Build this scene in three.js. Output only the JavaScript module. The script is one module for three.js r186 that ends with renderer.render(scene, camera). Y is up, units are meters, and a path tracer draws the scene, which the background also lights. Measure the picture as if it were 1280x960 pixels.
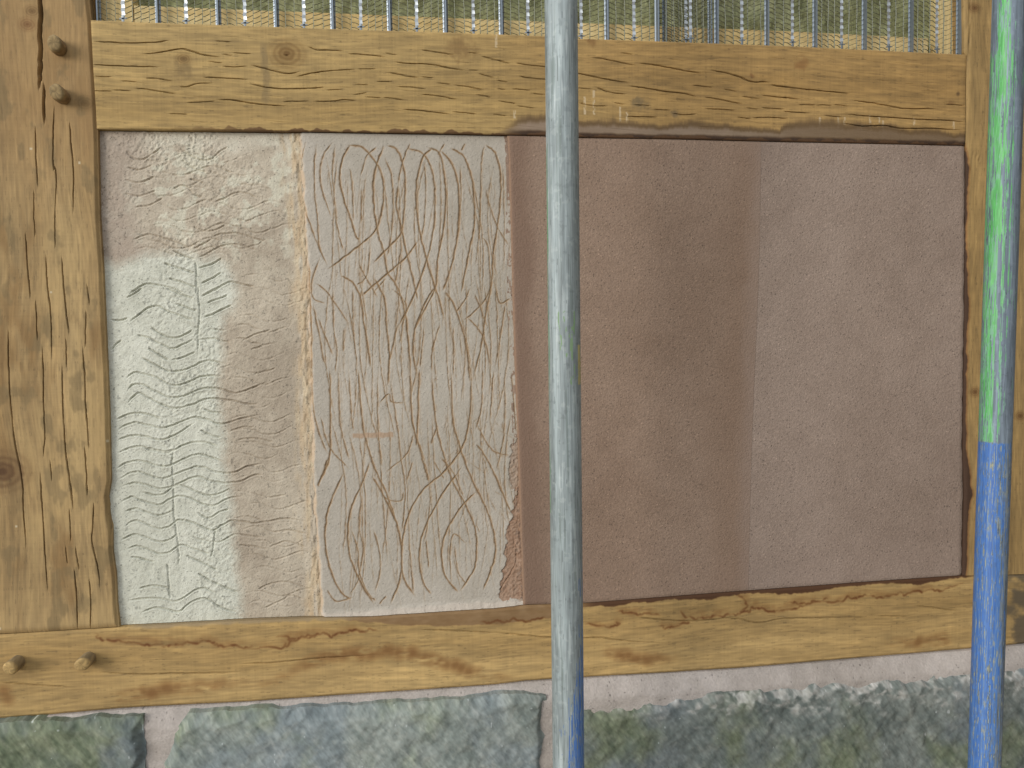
import * as THREE from 'three';
import { mergeGeometries } from 'three/addons/utils/BufferGeometryUtils.js';

// ---------------------------------------------------------------- camera, sky, sun, exposure
const CAM = { pos: [-0.2922, 1.5785, 1.5277], yaw: -0.12737, pitch: -0.04801, roll: -0.01641, fov: 49.1343 };
const scene = new THREE.Scene();
const camera = new THREE.PerspectiveCamera(CAM.fov, 4 / 3, 0.05, 400);
camera.position.set(...CAM.pos);
camera.rotation.set(CAM.pitch, CAM.yaw, CAM.roll, 'YXZ');
scene.add(camera);

function overcastSky() {
  const w = 256, h = 128, d = new Float32Array(w * h * 4);
  for (let j = 0; j < h; j++) for (let i = 0; i < w; i++) {
    const el = ((j + 0.5) / h - 0.5) * Math.PI, s = Math.max(0, Math.sin(el));
    const az = (i + 0.5) / w * Math.PI * 2;
    const cl = 1 + 0.05 * Math.sin(az * 3 + 4 * el) + 0.04 * Math.sin(az * 7 - 9 * el + 1.3);
    const L = 0.74 * (1 + 1.0 * s) / 1.7 * cl, k = (j * w + i) * 4;
    d[k] = L * 0.95; d[k + 1] = L * 1.0; d[k + 2] = L * 1.06; d[k + 3] = 1;
  }
  const t = new THREE.DataTexture(d, w, h, THREE.RGBAFormat, THREE.FloatType);
  t.mapping = THREE.EquirectangularReflectionMapping; t.magFilter = THREE.LinearFilter; t.minFilter = THREE.LinearFilter;
  t.needsUpdate = true;
  return t;
}
scene.background = overcastSky();
scene.environment = scene.background;

const sun = new THREE.DirectionalLight(0xfff8ee, 1.25);      // veiled sun: high on the left, in front of the wall
sun.position.set(-7, 3.4, 6);
sun.target.position.set(0, 1.3, 0);
sun.castShadow = true;
sun.shadow.radius = 50;
sun.shadow.mapSize.set(2048, 2048);
Object.assign(sun.shadow.camera, { left: -3, right: 3, top: 3, bottom: -3, near: 0.5, far: 30 });
scene.add(sun, sun.target);

const renderer = new THREE.WebGLRenderer({ antialias: true });
renderer.setSize(1024, 768);
renderer.toneMapping = THREE.LinearToneMapping;
renderer.toneMappingExposure = 1.64;
renderer.shadowMap.enabled = true;
renderer.shadowMap.type = THREE.PCFSoftShadowMap;

// ---------------------------------------------------------------- noise and small helpers
let seed = 1234567;
const rnd = () => { seed = (Math.imul(seed, 1664525) + 1013904223) >>> 0; return seed / 4294967296; };
const rr = (a, b) => a + (b - a) * rnd();
function hash(ix, iy) {
  let h = Math.imul(ix, 374761393) + Math.imul(iy, 668265263) | 0;
  h = Math.imul(h ^ (h >>> 13), 1274126177); h ^= h >>> 16;
  return (h >>> 0) / 4294967296;
}
function vn(x, y) {                                             // value noise 0..1
  const ix = Math.floor(x), iy = Math.floor(y), fx = x - ix, fy = y - iy;
  const u = fx * fx * (3 - 2 * fx), v = fy * fy * (3 - 2 * fy);
  const a = hash(ix, iy), b = hash(ix + 1, iy), c = hash(ix, iy + 1), d = hash(ix + 1, iy + 1);
  return a + (b - a) * u + (c - a) * v + (a - b - c + d) * u * v;
}
function fbm(x, y, o = 4) { let s = 0, a = 0.5, n = 0; for (let i = 0; i < o; i++) { s += a * vn(x, y); n += a; x = x * 2.03 + 17.1; y = y * 2.03 + 5.7; a *= 0.5; } return s / n; }
const clamp = (v, a = 0, b = 1) => v < a ? a : v > b ? b : v;
const ss = (a, b, v) => { const t = clamp((v - a) / (b - a)); return t * t * (3 - 2 * t); };
const mix = (a, b, t) => a + (b - a) * t;
const mix3 = (A, B, t) => [mix(A[0], B[0], t), mix(A[1], B[1], t), mix(A[2], B[2], t)];
const mul3 = (A, k) => [A[0] * k, A[1] * k, A[2] * k];
const M = pts => pts.map(p => [p[0] / 1000, p[1] / 1000]);        // tables below are in millimetres on the wall
function lerpTab(tab, k, v) {                                   // piecewise linear lookup: k 0 = y(x), 1 = x(y)
  const o = 1 - k, n = tab.length;
  if ((tab[0][k] - tab[n - 1][k]) > 0) tab = tab.slice().reverse();
  let i = 0; while (i < n - 2 && v > tab[i + 1][k]) i++;
  const a = tab[i], b = tab[i + 1], t = (v - a[k]) / (b[k] - a[k]);
  return a[o] + (b[o] - a[o]) * t;
}
const yAt = tab => x => lerpTab(tab, 0, x), xAt = tab => y => lerpTab(tab, 1, y);
function inPoly(P, x, y) { let c = false; for (let i = 0, j = P.length - 1; i < P.length; j = i++) { const a = P[i], b = P[j]; if ((a[1] > y) !== (b[1] > y) && x < (b[0] - a[0]) * (y - a[1]) / (b[1] - a[1]) + a[0]) c = !c; } return c; }

// a raster of line strength over a rectangle of the wall: cracks, combed grooves, scratches
class Field {
  constructor(x0, y0, x1, y1, res) { Object.assign(this, { x0, y0, x1, y1, res }); this.w = Math.ceil((x1 - x0) / res) + 2; this.h = Math.ceil((y1 - y0) / res) + 2; this.d = new Float32Array(this.w * this.h); }
  line(pts, half, amp, { taper = 0.15, jit = 0.0006, rough = 0.4, smooth = true } = {}) {
    const P = smooth ? new THREE.CatmullRomCurve3(pts.map(p => new THREE.Vector3(p[0], p[1], 0)), false, 'centripetal') : null;
    let len = 0; for (let i = 1; i < pts.length; i++) len += Math.hypot(pts[i][0] - pts[i - 1][0], pts[i][1] - pts[i - 1][1]);
    const n = Math.max(4, Math.ceil(len / (this.res * 0.8))), sd = rnd() * 1000;
    const v = new THREE.Vector3(), step = len / n;
    const pre = P ? P.getPoints(Math.max(8, pts.length * 8)) : null;
    const samp = t => { const f = t * (pre.length - 1), i = Math.min(pre.length - 2, Math.floor(f)); return v.lerpVectors(pre[i], pre[i + 1], f - i); };
    for (let k = 0; k <= n; k++) {
      const t = k / n; samp(t);
      const s = k * step, j1 = (fbm(s * 90 + sd, sd, 3) - 0.5) * 2 * jit * 2, j2 = (fbm(s * 90 - sd, sd + 9, 3) - 0.5) * 2 * jit * 2;
      const tp = Math.min(1, Math.min(t, 1 - t) / taper + 0.05), wv = 1 - rough + rough * 1.6 * vn(s * 160 + sd, sd * 2);
      this.dot(v.x + j1, v.y + j2, Math.max(this.res * 0.9, half * (0.45 + 0.55 * tp) * (0.7 + 0.3 * wv)), amp * tp * wv);
    }
  }
  dot(x, y, r, a) {
    const i0 = Math.max(0, Math.ceil((x - r - this.x0) / this.res)), i1 = Math.min(this.w - 1, Math.floor((x + r - this.x0) / this.res));
    const j0 = Math.max(0, Math.ceil((y - r - this.y0) / this.res)), j1 = Math.min(this.h - 1, Math.floor((y + r - this.y0) / this.res));
    for (let j = j0; j <= j1; j++) for (let i = i0; i <= i1; i++) {
      const d = Math.hypot(this.x0 + i * this.res - x, this.y0 + j * this.res - y);
      if (d < r) { const q = a * Math.min(1, 1.25 * (1 - d / r)), k = j * this.w + i; if (q > this.d[k]) this.d[k] = q; }
    }
  }
  at(x, y) {
    const fx = clamp((x - this.x0) / this.res, 0, this.w - 1.001), fy = clamp((y - this.y0) / this.res, 0, this.h - 1.001);
    const i = Math.floor(fx), j = Math.floor(fy), u = fx - i, v = fy - j, k = j * this.w + i, d = this.d;
    return (d[k] * (1 - u) + d[k + 1] * u) * (1 - v) + (d[k + this.w] * (1 - u) + d[k + this.w + 1] * u) * v;
  }
}

// colour (and fine relief) computed over a rectangle of the wall; fn returns [r, g, b (0-255 sRGB), bump 0..1]
function paint(x0, y0, x1, y1, res, fn, bump = true) {
  const w = Math.min(2048, Math.ceil((x1 - x0) / res)), h = Math.min(2048, Math.ceil((y1 - y0) / res));
  const c = new Uint8Array(w * h * 4), b = bump ? new Uint8Array(w * h * 4) : null;
  for (let j = 0; j < h; j++) for (let i = 0; i < w; i++) {
    const k = (j * w + i) * 4, r = fn(x0 + (i + 0.5) / w * (x1 - x0), y0 + (j + 0.5) / h * (y1 - y0));
    for (let q = 0; q < 3; q++) c[k + q] = clamp(r[q], 0, 255);
    c[k + 3] = 255;
    if (b) { const g = clamp(r[3]) * 255; b[k] = b[k + 1] = b[k + 2] = g; b[k + 3] = 255; }
  }
  const mk = (a, col) => { const t = new THREE.DataTexture(a, w, h); t.magFilter = THREE.LinearFilter; t.minFilter = THREE.LinearFilter; if (col) t.colorSpace = THREE.SRGBColorSpace; t.needsUpdate = true; return t; };
  return { rect: [x0, y0, x1, y1], map: mk(c, true), bump: b ? mk(b, false) : null };
}
function skin(tex, bumpScale, roughness = 0.9, extra = {}) {
  const m = new THREE.MeshStandardMaterial({ map: tex.map, roughness, ...extra });
  if (tex.bump && bumpScale) { m.bumpMap = tex.bump; m.bumpScale = bumpScale; }
  m.userData.rect = tex.rect;
  return m;
}
function geomFrom(pos, uv, idx) {
  const g = new THREE.BufferGeometry();
  g.setAttribute('position', new THREE.Float32BufferAttribute(pos, 3));
  g.setAttribute('uv', new THREE.Float32BufferAttribute(uv, 2));
  g.setIndex(idx); g.computeVertexNormals();
  return g;
}
// a solid slab whose front is a height field: outline from top/bot (y of x) and left/right (x of y)
function relief({ top, bot, left, right, nu, nv, z = 0, depth = 0.1, h = () => 0, rect, gap }) {
  const pos = [], uv = [], idx = [], W = nu + 1, ym = (bot((left(0) + right(0)) / 2) + top((left(0) + right(0)) / 2)) / 2;
  const P = (u, v) => {
    let y = ym, x = 0;
    for (let k = 0; k < 3; k++) { x = mix(left(y), right(y), u); y = mix(bot(x), top(x), v); }
    return [x, y];
  };
  const UV = (x, y) => uv.push((x - rect[0]) / (rect[2] - rect[0]), (y - rect[1]) / (rect[3] - rect[1]));
  for (let j = 0; j <= nv; j++) for (let i = 0; i <= nu; i++) {
    const [x, y] = P(i / nu, j / nv); pos.push(x, y, z + h(x, y, i / nu, j / nv)); UV(x, y);
  }
  for (let j = 0; j < nv; j++) for (let i = 0; i < nu; i++) { const a = j * W + i; idx.push(a, a + 1, a + W + 1, a, a + W + 1, a + W); }
  // skirt
  const ring = [];
  for (let i = 0; i <= nu; i++) ring.push(i);
  for (let j = 1; j <= nv; j++) ring.push(j * W + nu);
  for (let i = nu - 1; i >= 0; i--) ring.push(nv * W + i);
  for (let j = nv - 1; j >= 0; j--) ring.push(j * W);
  const zb = z - depth, s = pos.length / 3;
  for (const r of ring) {
    const x = pos[r * 3], y = pos[r * 3 + 1];
    pos.push(x, y, pos[r * 3 + 2], x, y, zb);
    UV(x, y); UV(x, y);
  }
  for (let k = 0; k < ring.length - 1; k++) { const a = s + k * 2; idx.push(a, a + 1, a + 3, a, a + 3, a + 2); }
  // back
  const c = [0, nu, nv * W + nu, nv * W].map(r => [pos[r * 3], pos[r * 3 + 1]]), b0 = pos.length / 3;
  for (const [x, y] of c) { pos.push(x, y, zb); UV(x, y); }
  idx.push(b0, b0 + 2, b0 + 1, b0, b0 + 3, b0 + 2);
  return geomFrom(pos, uv, idx);
}

const used = {};
const numbered = n => { used[n] = (used[n] ?? -1) + 1; return used[n] ? n + '_' + String(used[n]).padStart(3, '0') : n; };
function mesh(name, geo, mat, parent) { const m = new THREE.Mesh(geo, mat); m.name = parent ? name : numbered(name); m.castShadow = m.receiveShadow = true; (parent || scene).add(m); return m; }
function group(name) { const g = new THREE.Group(); g.name = numbered(name); scene.add(g); return g; }
function tag(o, label, category, grp) { Object.assign(o.userData, { label, category }); if (grp) o.userData.group = grp; return o; }
function setting(o) { o.userData.kind = 'structure'; return o; }
function boxUV(w, h, d, cx, cy, cz) { const g = new THREE.BoxGeometry(w, h, d); g.translate(cx, cy, cz); return g; }

// ---------------------------------------------------------------- ground
const groundTex = paint(0, 0, 3, 3, 0.004, (x, y) => {
  const n = fbm(x * 14, y * 14, 4), g = vn(x * 220, y * 220), k = 0.75 + 0.5 * n * (0.6 + 0.8 * g);
  return [150 * k, 142 * k, 130 * k, g];
});
for (const t of [groundTex.map, groundTex.bump]) { t.wrapS = t.wrapT = THREE.RepeatWrapping; t.repeat.set(60, 60); }
const ground = setting(mesh('ground', new THREE.PlaneGeometry(180, 180), skin(groundTex, 0.006, 0.95)));
ground.rotation.x = -Math.PI / 2;

// unseen blocker wall, added off to the right: it keeps the sky from the right flank of the poles
{
  const blockerTex = paint(0, 0, 3, 3, 0.004, (x, y) => { const n = fbm(x * 9, y * 9, 4), g = vn(x * 200, y * 200), k = 0.7 + 0.5 * n * (0.7 + 0.6 * g); return [108 * k, 96 * k, 82 * k, g]; });
  for (const t of [blockerTex.map, blockerTex.bump]) { t.wrapS = t.wrapT = THREE.RepeatWrapping; t.repeat.set(2, 2); }
  setting(mesh('added_blocker_wall', boxUV(0.3, 5.2, 4.2, 2.05, 2.6, 1.95), skin(blockerTex, 0.004, 0.95)));
}

// ---------------------------------------------------------------- oak
// s runs along the grain, t across it (metres)
function oak(s, t, sd, o = {}) {
  const warp = (fbm(s * 2.2 + sd, t * 5 + sd, 3) - 0.5) * 0.05;
  const tt = t + warp;
  const broad = fbm(s * 1.6 + sd, tt * 16 + sd, 4), mid = fbm(s * 7 + sd, tt * 60, 3), fine = fbm(s * 26, tt * 420 + sd, 2), pore = vn(s * 90 + sd, tt * 900);
  const saw = vn(s * 420 + sd, t * 14) * 0.5 + vn(s * 900, t * 22 + sd) * 0.5;
  let c = mix3(o.dark, o.light, clamp(0.5 + (broad - 0.5) * (o.contrast ?? 1.6)));
  c = mix3(c, mul3(o.dark, 0.82), ss(0.56, 0.72, fbm(s * 5 + sd * 3, t * 26 + sd, 4)) * 0.2);        // brown sap stains
  const streak = fbm(s * 3.5 + sd * 2, tt * 150 + sd, 3), fleck = vn(s * 60 + sd, t * 240);
  const k = 1 + (mid - 0.5) * 0.14 + (streak - 0.5) * 0.1 + (fleck - 0.5) * 0.1 + (fine - 0.5) * 0.24 + (saw - 0.5) * (o.saw ?? 0.1) + (pore < 0.12 ? -0.13 : 0);
  c = mul3(c, k);
  return [c[0], c[1], c[2], 0.5 + (fine - 0.5) * 0.5 + (saw - 0.5) * (o.sawBump ?? 0.35) + (pore < 0.12 ? -0.15 : 0)];
}
function knot(c, x, y, kx, ky, r, col) {
  const d = Math.hypot((x - kx) * 0.8, y - ky) / r, w = fbm(x * 160, y * 160, 2) * 0.5;
  if (d > 2.2) return c;
  const ring = 0.5 + 0.5 * Math.sin(d * 13 + w * 3), a = ss(2.2, 0.5, d + w * 0.4) * (0.35 + 0.4 * ring) + ss(0.6, 0.1, d) * 0.5;
  const m = mix3(c, col, clamp(a)); return [m[0], m[1], m[2], c[3]];
}
const blend = (c, col, a) => { const m = mix3(c, col, clamp(a)); return [m[0], m[1], m[2], c[3]]; };

// --- top rail (the beam over the plaster panel)
const railTop = M([[-835,2137],[-806,2137],[-667,2136],[-411,2135],[-230,2135],[-28,2134],[36,2131],[242,2130],[445,2129],[622,2126],[802,2123],[838,2123]]);
const railBot = M([[-842,1956],[-803,1956],[-620,1957],[-416,1957],[-205,1957],[-30,1956],[32,1954],[226,1954],[445,1952],[623,1951],[801,1950],[840,1950]]);
const railL = M([[-805,2137],[-803,1955]]), railR = M([[802,2123],[800,1950]]);
const railCracks = [
  ...[[[-802,2101],[-775,2101],[-750,2100],[-723,2102],[-695,2104],[-680,2107]],[[-725,2082],[-696,2086],[-677,2090],[-656,2093],[-640,2089],[-622,2084],[-591,2080]],[[-590,2086],[-575,2084]],[[-573,2089],[-543,2088]],[[-805,2063],[-776,2062],[-737,2062],[-695,2062]],[[-804,2044],[-774,2043]],[[-759,2037],[-734,2036]],[[-720,2043],[-700,2042],[-674,2038]],[[-805,2020],[-775,2019]],[[-773,2022],[-744,2020]],[[-739,2025],[-713,2023],[-692,2020],[-670,2017]],[[-664,2030],[-653,2029],[-636,2035],[-608,2037]],[[-626,2046],[-598,2046],[-573,2045],[-549,2044]],[[-616,2074],[-592,2071]],[[-591,2066],[-575,2065],[-550,2067]],[[-545,2069],[-525,2065],[-500,2059],[-481,2056],[-461,2060]],[[-468,2051],[-445,2057],[-426,2061],[-410,2062]],[[-548,2037],[-520,2032],[-488,2030],[-456,2031],[-420,2034]],[[-654,2003],[-631,2004],[-606,2006]],[[-602,2009],[-580,2009],[-552,2005],[-524,2002],[-485,2000]],[[-602,2108],[-577,2107]],[[-447,2104],[-431,2098],[-412,2098]],[[-492,2008],[-447,2009]],[[-485,2096],[-484,2090],[-481,2085]],[[-684,1984],[-653,1983]]],
  ...[[[-433,2098],[-420,2098],[-382,2098]],[[-377,2093],[-346,2092],[-312,2089]],[[-311,2096],[-293,2093]],[[-250,2103],[-224,2100],[-190,2096]],[[-165,2101],[-150,2099]],[[-142,2095],[-116,2089],[-89,2083]],[[-79,2085],[-55,2081],[-10,2078]],[[-299,2081],[-277,2079],[-251,2079],[-224,2077],[-198,2072],[-171,2069]],[[-164,2070],[-149,2069]],[[-147,2064],[-120,2057]],[[-115,2053],[-95,2049]],[[-441,2057],[-421,2061],[-395,2064],[-366,2066]],[[-361,2067],[-330,2068]],[[-312,2062],[-288,2059],[-271,2056],[-253,2054]],[[-250,2056],[-228,2055]],[[-74,2061],[-52,2058],[-11,2056]],[[-329,2046],[-303,2046]],[[-367,2040],[-344,2040]],[[-293,2038],[-268,2037],[-242,2035]],[[-223,2046],[-198,2044]],[[-193,2043],[-165,2040],[-138,2035]],[[-114,2038],[-99,2036]],[[-88,2038],[-54,2036]],[[-52,2031],[-28,2029]],[[-441,2031],[-422,2034]],[[-416,2029],[-390,2031]],[[-369,2022],[-348,2026]],[[-349,2019],[-322,2017]],[[-318,2018],[-302,2017],[-280,2014]],[[-250,2025],[-225,2023],[-185,2017]],[[-153,2027],[-124,2022]],[[-442,2009],[-407,2010],[-384,2013],[-364,2011]],[[-286,1998],[-259,1997],[-229,1994],[-201,1991]],[[-196,1996],[-152,1992]],[[-111,2016],[-80,2012]],[[-123,1993],[-98,1990]],[[-80,2009],[-46,2004]]],
  ...[[[61,2098],[84,2096],[112,2091],[144,2086]],[[114,2108],[137,2105]],[[146,2090],[176,2088],[204,2084],[240,2078],[273,2074]],[[7,2073],[33,2069],[55,2065],[90,2059],[133,2053]],[[129,2049],[161,2045],[197,2040],[233,2037],[261,2031]],[[285,2081],[313,2077],[342,2070],[367,2061],[386,2062],[402,2061]],[[404,2057],[427,2054],[449,2052]],[[251,2053],[291,2049]],[[312,2047],[336,2042]],[[274,2031],[305,2027],[349,2019]],[[347,2034],[382,2030]],[[386,2037],[415,2034],[447,2034]],[[33,2042],[59,2041]],[[67,2045],[90,2037],[125,2033]],[[34,2017],[58,2011],[90,2011]],[[101,2017],[122,2014]],[[139,2015],[171,2013]],[[175,2007],[207,2006]],[[211,2000],[236,1998],[258,2000]],[[276,2010],[305,2009],[334,2008]],[[356,2013],[378,2011]],[[386,2014],[430,2012]],[[338,1996],[364,1993]],[[367,1995],[408,1996],[438,1994]],[[122,1993],[182,1993]]],
  ...[[[403,2056],[440,2052],[485,2049],[526,2046],[564,2044]],[[384,2037],[418,2034],[462,2031]],[[566,2031],[599,2028],[637,2023],[672,2018],[707,2018],[738,2019]],[[459,2021],[492,2021]],[[494,2021],[526,2021]],[[530,2023],[560,2019]],[[386,2014],[429,2012]],[[427,2008],[481,2005]],[[511,2002],[545,1999]],[[551,2006],[583,2003],[629,2001],[687,1998],[746,1997],[801,1994]],[[757,2028],[800,2026]],[[545,1988],[591,1983],[629,1985],[668,1980],[726,1981],[799,1978]]]
];
const railRect = [-0.83, 1.93, 0.83, 2.16];
function crackField(rect, list, res, wMin, wMax, deep) {
  const f = new Field(rect[0], rect[1], rect[2], rect[3], res);
  for (const c of list) {
    const p = M(c); let L = 0; for (let i = 1; i < p.length; i++) L += Math.hypot(p[i][0] - p[i - 1][0], p[i][1] - p[i - 1][1]);
    const k = clamp(L / 0.12);
    f.line(p, mix(wMin, wMax, k), deep * mix(0.5, 1, k), { taper: 0.16, jit: 0.0004, rough: 0.3 });
  }
  return f;
}
const railF = crackField(railRect, railCracks, 0.0004, 0.0005, 0.0008, 0.009);
for (let k = 0; k < 90; k++) {                                   // hair checks too fine to trace
  const x = rr(-0.79, 0.7), y = rr(1.965, 2.12), L = rr(0.02, 0.09);
  railF.line([[x, y], [x + L * 0.5, y - L * 0.04 + rr(-.002, .002)], [x + L, y - L * 0.09]], 0.0005, 0.0011, { taper: 0.4, jit: 0.0003, rough: 0.6 });
}
const dampTop = M([[-133,1956],[-106,1968],[-89,1980],[-71,1989],[-30,1991],[32,1985],[77,1985],[125,1982],[181,1977],[232,1982],[288,1982],[342,1978],[405,1976],[420,1971],[432,1983],[463,1991],[516,1990],[575,1986],[629,1984],[687,1978],[745,1976],[801,1970]]);
const knotsRail = M([[-656,2076],[-483,2090]]);
const smudges = [...[[-661,2057],[150,2016],[463,2098],[366,2073],[785,2048],[768,2031],[218,1998],[-180,2105],[61,2126]]].map(p => [p[0] / 1000, p[1] / 1000]);
const smudgeR = [16, 13, 12, 5, 4, 6, 8, 22, 10], smudgeC = [[120, 100, 66], [92, 82, 64], [126, 88, 48], [110, 72, 40], [60, 44, 28], [120, 90, 52], [96, 84, 66], [118, 92, 56], [112, 80, 44]];
const drips = M([[501,1988],[538,1989],[551,1992],[587,1979],[603,1992],[621,1995],[629,1977],[693,1993],[775,1987],[63,2017],[112,1996],[125,1991],[-84,1993],[-115,2127],[46,2011]]);
const dripL = [10, 11, 7, 6, 12, 6, 18, 7, 8, 22, 14, 10, 7, 16, 16];
const scuff = M([[-521,2105],[-520,2064],[-520,1999]]);
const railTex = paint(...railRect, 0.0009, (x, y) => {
  const right = ss(-0.25, 0.35, x + (fbm(x * 4, y * 9) - 0.5) * 0.3);
  let c = oak(x, y, 3.1, { dark: mix3([150, 124, 77], [145, 115, 68], right), light: mix3([178, 152, 101], [170, 139, 88], right), contrast: 1.2, saw: 0.08 });
  for (const [kx, ky] of knotsRail.slice(0, 1)) c = knot(c, x, y, kx, ky, 0.007, [104, 78, 42]);
  c = knot(c, x, y, knotsRail[1][0], knotsRail[1][1], 0.017, [112, 84, 44]);
  smudges.forEach(([sx, sy], i) => {
    const r = smudgeR[i] / 1000, d = Math.hypot(x - sx, (y - sy) * 1.15) / r;
    if (d < 2) c = blend(c, smudgeC[i], ss(1.6, 0.2, d + (fbm(x * 130, y * 130, 3) - 0.5) * 1.8) * 0.55);
  });
  { const d = Math.abs(x - lerpTab(scuff, 1, y)) / 0.007; if (d < 1.6) c = blend(c, [112, 96, 68], ss(1.4, 0.2, d + (fbm(x * 300, y * 60, 3) - 0.5) * 1.6) * 0.5 * ss(scuff[0][1] + 0.01, scuff[0][1] - 0.015, y) * ss(scuff[2][1] - 0.01, scuff[2][1] + 0.02, y)); }
  drips.forEach(([sx, sy], i) => { if (Math.abs(x - sx) < 0.0022 && Math.abs(y - sy) < dripL[i] / 1000) c = blend(c, [206, 190, 164], vn(x * 500, y * 220) > 0.42 ? 0.62 : 0.1); });
  // damp tide mark left by the wet plaster: brown rim at the edge, partly painted shade of the gap, greyish bloom above it
  const yb = lerpTab(railBot, 0, x), rag = (fbm(x * 45, y * 30, 4) - 0.5) * 0.010;
  if (x > -0.12) {
    const yt = lerpTab(dampTop, 0, x) + rag + (vn(x * 420, 1) - 0.5) * 0.003 + (vn(x * 60, 4) - 0.5) * 0.004, hgt = yt - yb;
    const q = (y - yb) / Math.max(0.004, hgt);
    const on = ss(-0.12, -0.06, x);
    if (q < 1.5) {
      c = blend(c, [92, 72, 48], ss(1.25, 0.8, q) * 0.85 * on);
      c = blend(c, mix3([124, 106, 88], [150, 132, 114], fbm(x * 22, y * 60, 3)), ss(0.85, 0.55, q) * ss(0.12, 0.3, q) * mix(0.95, 0.45, ss(0.2, 0.6, x)) * on);
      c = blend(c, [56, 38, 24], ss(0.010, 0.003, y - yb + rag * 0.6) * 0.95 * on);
    }
  } 
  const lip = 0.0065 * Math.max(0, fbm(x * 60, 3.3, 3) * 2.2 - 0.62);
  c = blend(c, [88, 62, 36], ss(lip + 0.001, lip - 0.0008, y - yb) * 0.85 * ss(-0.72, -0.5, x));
  return c;
});
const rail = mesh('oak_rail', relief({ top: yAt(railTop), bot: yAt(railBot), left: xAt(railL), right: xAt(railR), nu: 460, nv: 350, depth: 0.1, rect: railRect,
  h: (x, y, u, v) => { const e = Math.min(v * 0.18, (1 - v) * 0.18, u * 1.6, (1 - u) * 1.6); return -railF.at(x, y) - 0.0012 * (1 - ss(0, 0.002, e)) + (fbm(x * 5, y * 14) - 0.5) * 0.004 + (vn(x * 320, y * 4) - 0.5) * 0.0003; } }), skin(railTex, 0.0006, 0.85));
tag(rail, 'horizontal oak rail with many drying cracks and knots, above the plaster panel', 'beam');

// --- left post with two pegs
const postR = M([[-806,2250],[-808,2170],[-806,2137],[-804,2051],[-802,1954],[-805,1808],[-803,1727],[-803,1637],[-802,1548],[-802,1465],[-804,1353],[-810,1323],[-807,1297],[-805,1269],[-806,1227],[-802,1184],[-802,1135],[-799,1093]]);
const postBot = M([[-1246,1091],[-993,1092],[-915,1092],[-799,1093]]);
const postRect = [-1.09, 1.07, -0.74, 2.44];
const postCracks = [
  ...[[[-869,1993],[-873,1944],[-874,1891],[-871,1884],[-875,1812]],[[-901,1959],[-902,1906],[-901,1857]],[[-908,1850],[-909,1808]],[[-846,1967],[-845,1929],[-843,1892],[-846,1812]]],
  ...[[[-909,1821],[-909,1772]],[[-875,1821],[-877,1753]],[[-924,1780],[-923,1723],[-920,1666]],[[-893,1742],[-892,1688],[-889,1650],[-890,1562]],[[-867,1738],[-866,1692],[-864,1650],[-860,1607]],[[-829,1692],[-825,1657]],[[-912,1666],[-912,1597]],[[-958,1617],[-960,1555],[-960,1498],[-957,1455]],[[-904,1585],[-906,1516],[-907,1454]],[[-866,1600],[-866,1550]],[[-874,1554],[-875,1492],[-875,1453]],[[-832,1646],[-835,1584]],[[-839,1584],[-838,1538],[-838,1475],[-837,1452]]],
  ...[[[-959,1469],[-955,1421],[-946,1356],[-947,1308],[-945,1239]],[[-907,1468],[-906,1440],[-911,1395]],[[-917,1371],[-916,1307],[-915,1242],[-913,1160]],[[-875,1467],[-874,1426],[-873,1394],[-869,1354],[-865,1301]],[[-837,1466],[-836,1409]],[[-843,1413],[-842,1369],[-842,1324]],[[-872,1305],[-872,1248]],[[-832,1315],[-834,1287],[-837,1246],[-831,1209],[-827,1164]],[[-865,1239],[-860,1198]],[[-868,1199],[-866,1157],[-867,1092]],[[-845,1181],[-843,1140],[-846,1092]],[[-881,1240],[-879,1211]],[[-900,1391],[-898,1355]]]
];
const postF = crackField(postRect, postCracks, 0.0004, 0.0006, 0.0009, 0.010);
{ const big = M([[-880,2227],[-885,2168],[-884,2138],[-887,2116],[-888,2078],[-890,2045],[-892,2021]]), b2 = M([[-885,2030],[-886,1993],[-886,1963]]);
  postF.line(big, 0.0038, 0.022, { taper: 0.22, jit: 0.001, rough: 0.25 }); postF.line(b2, 0.0026, 0.014, { taper: 0.3 }); }
const postKnots = M([[-819,1998],[-898,2149],[-906,2127],[-977,1374]]);
const wane = M([[-803,1297]])[0];
const postTex = paint(...postRect, 0.0009, (x, y) => {
  let c = oak(y, x, 21.7, { dark: [140, 115, 76], light: [168, 143, 100], contrast: 1.2, saw: 0.06, sawBump: 0.15 });
  // blotchy weathering: pale bare patches between brown ones, larger towards the foot of the post
  const b = fbm(x * 17 + 3, y * 7.5 + 1, 4), b2 = fbm(x * 34 + 8, y * 12, 3), low = ss(1.98, 1.6, y + (fbm(x * 9, y * 4) - 0.5) * 0.4);
  c = blend(c, [184, 157, 108], ss(0.5, 0.72, b) * mix(0.15, 0.45, low));
  c = blend(c, [120, 91, 53], ss(0.54, 0.34, b) * ss(0.35, 0.6, b2) * mix(0.25, 0.5, low));
  c = blend(c, [150, 118, 76], ss(1.75, 2.0, y) * 0.4);
  c = blend(c, [112, 96, 66], ss(0.6, 0.72, fbm(x * 40 + 30, y * 22, 4)) * 0.45);
  c = knot(c, x, y, postKnots[0][0], postKnots[0][1], 0.009, [118, 92, 54]);
  c = knot(c, x, y, postKnots[1][0], postKnots[1][1], 0.007, [110, 84, 50]);
  c = knot(c, x, y, postKnots[2][0], postKnots[2][1], 0.008, [118, 84, 50]);
  c = knot(c, x, y, postKnots[3][0], postKnots[3][1], 0.024, [84, 58, 32]);
  const sp = hash(Math.floor(x * 260), Math.floor(y * 260)); if (sp > 0.9996) c = blend(c, [206, 198, 176], 0.6);
  return c;
});
const leftPost = group('oak_post');
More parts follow.
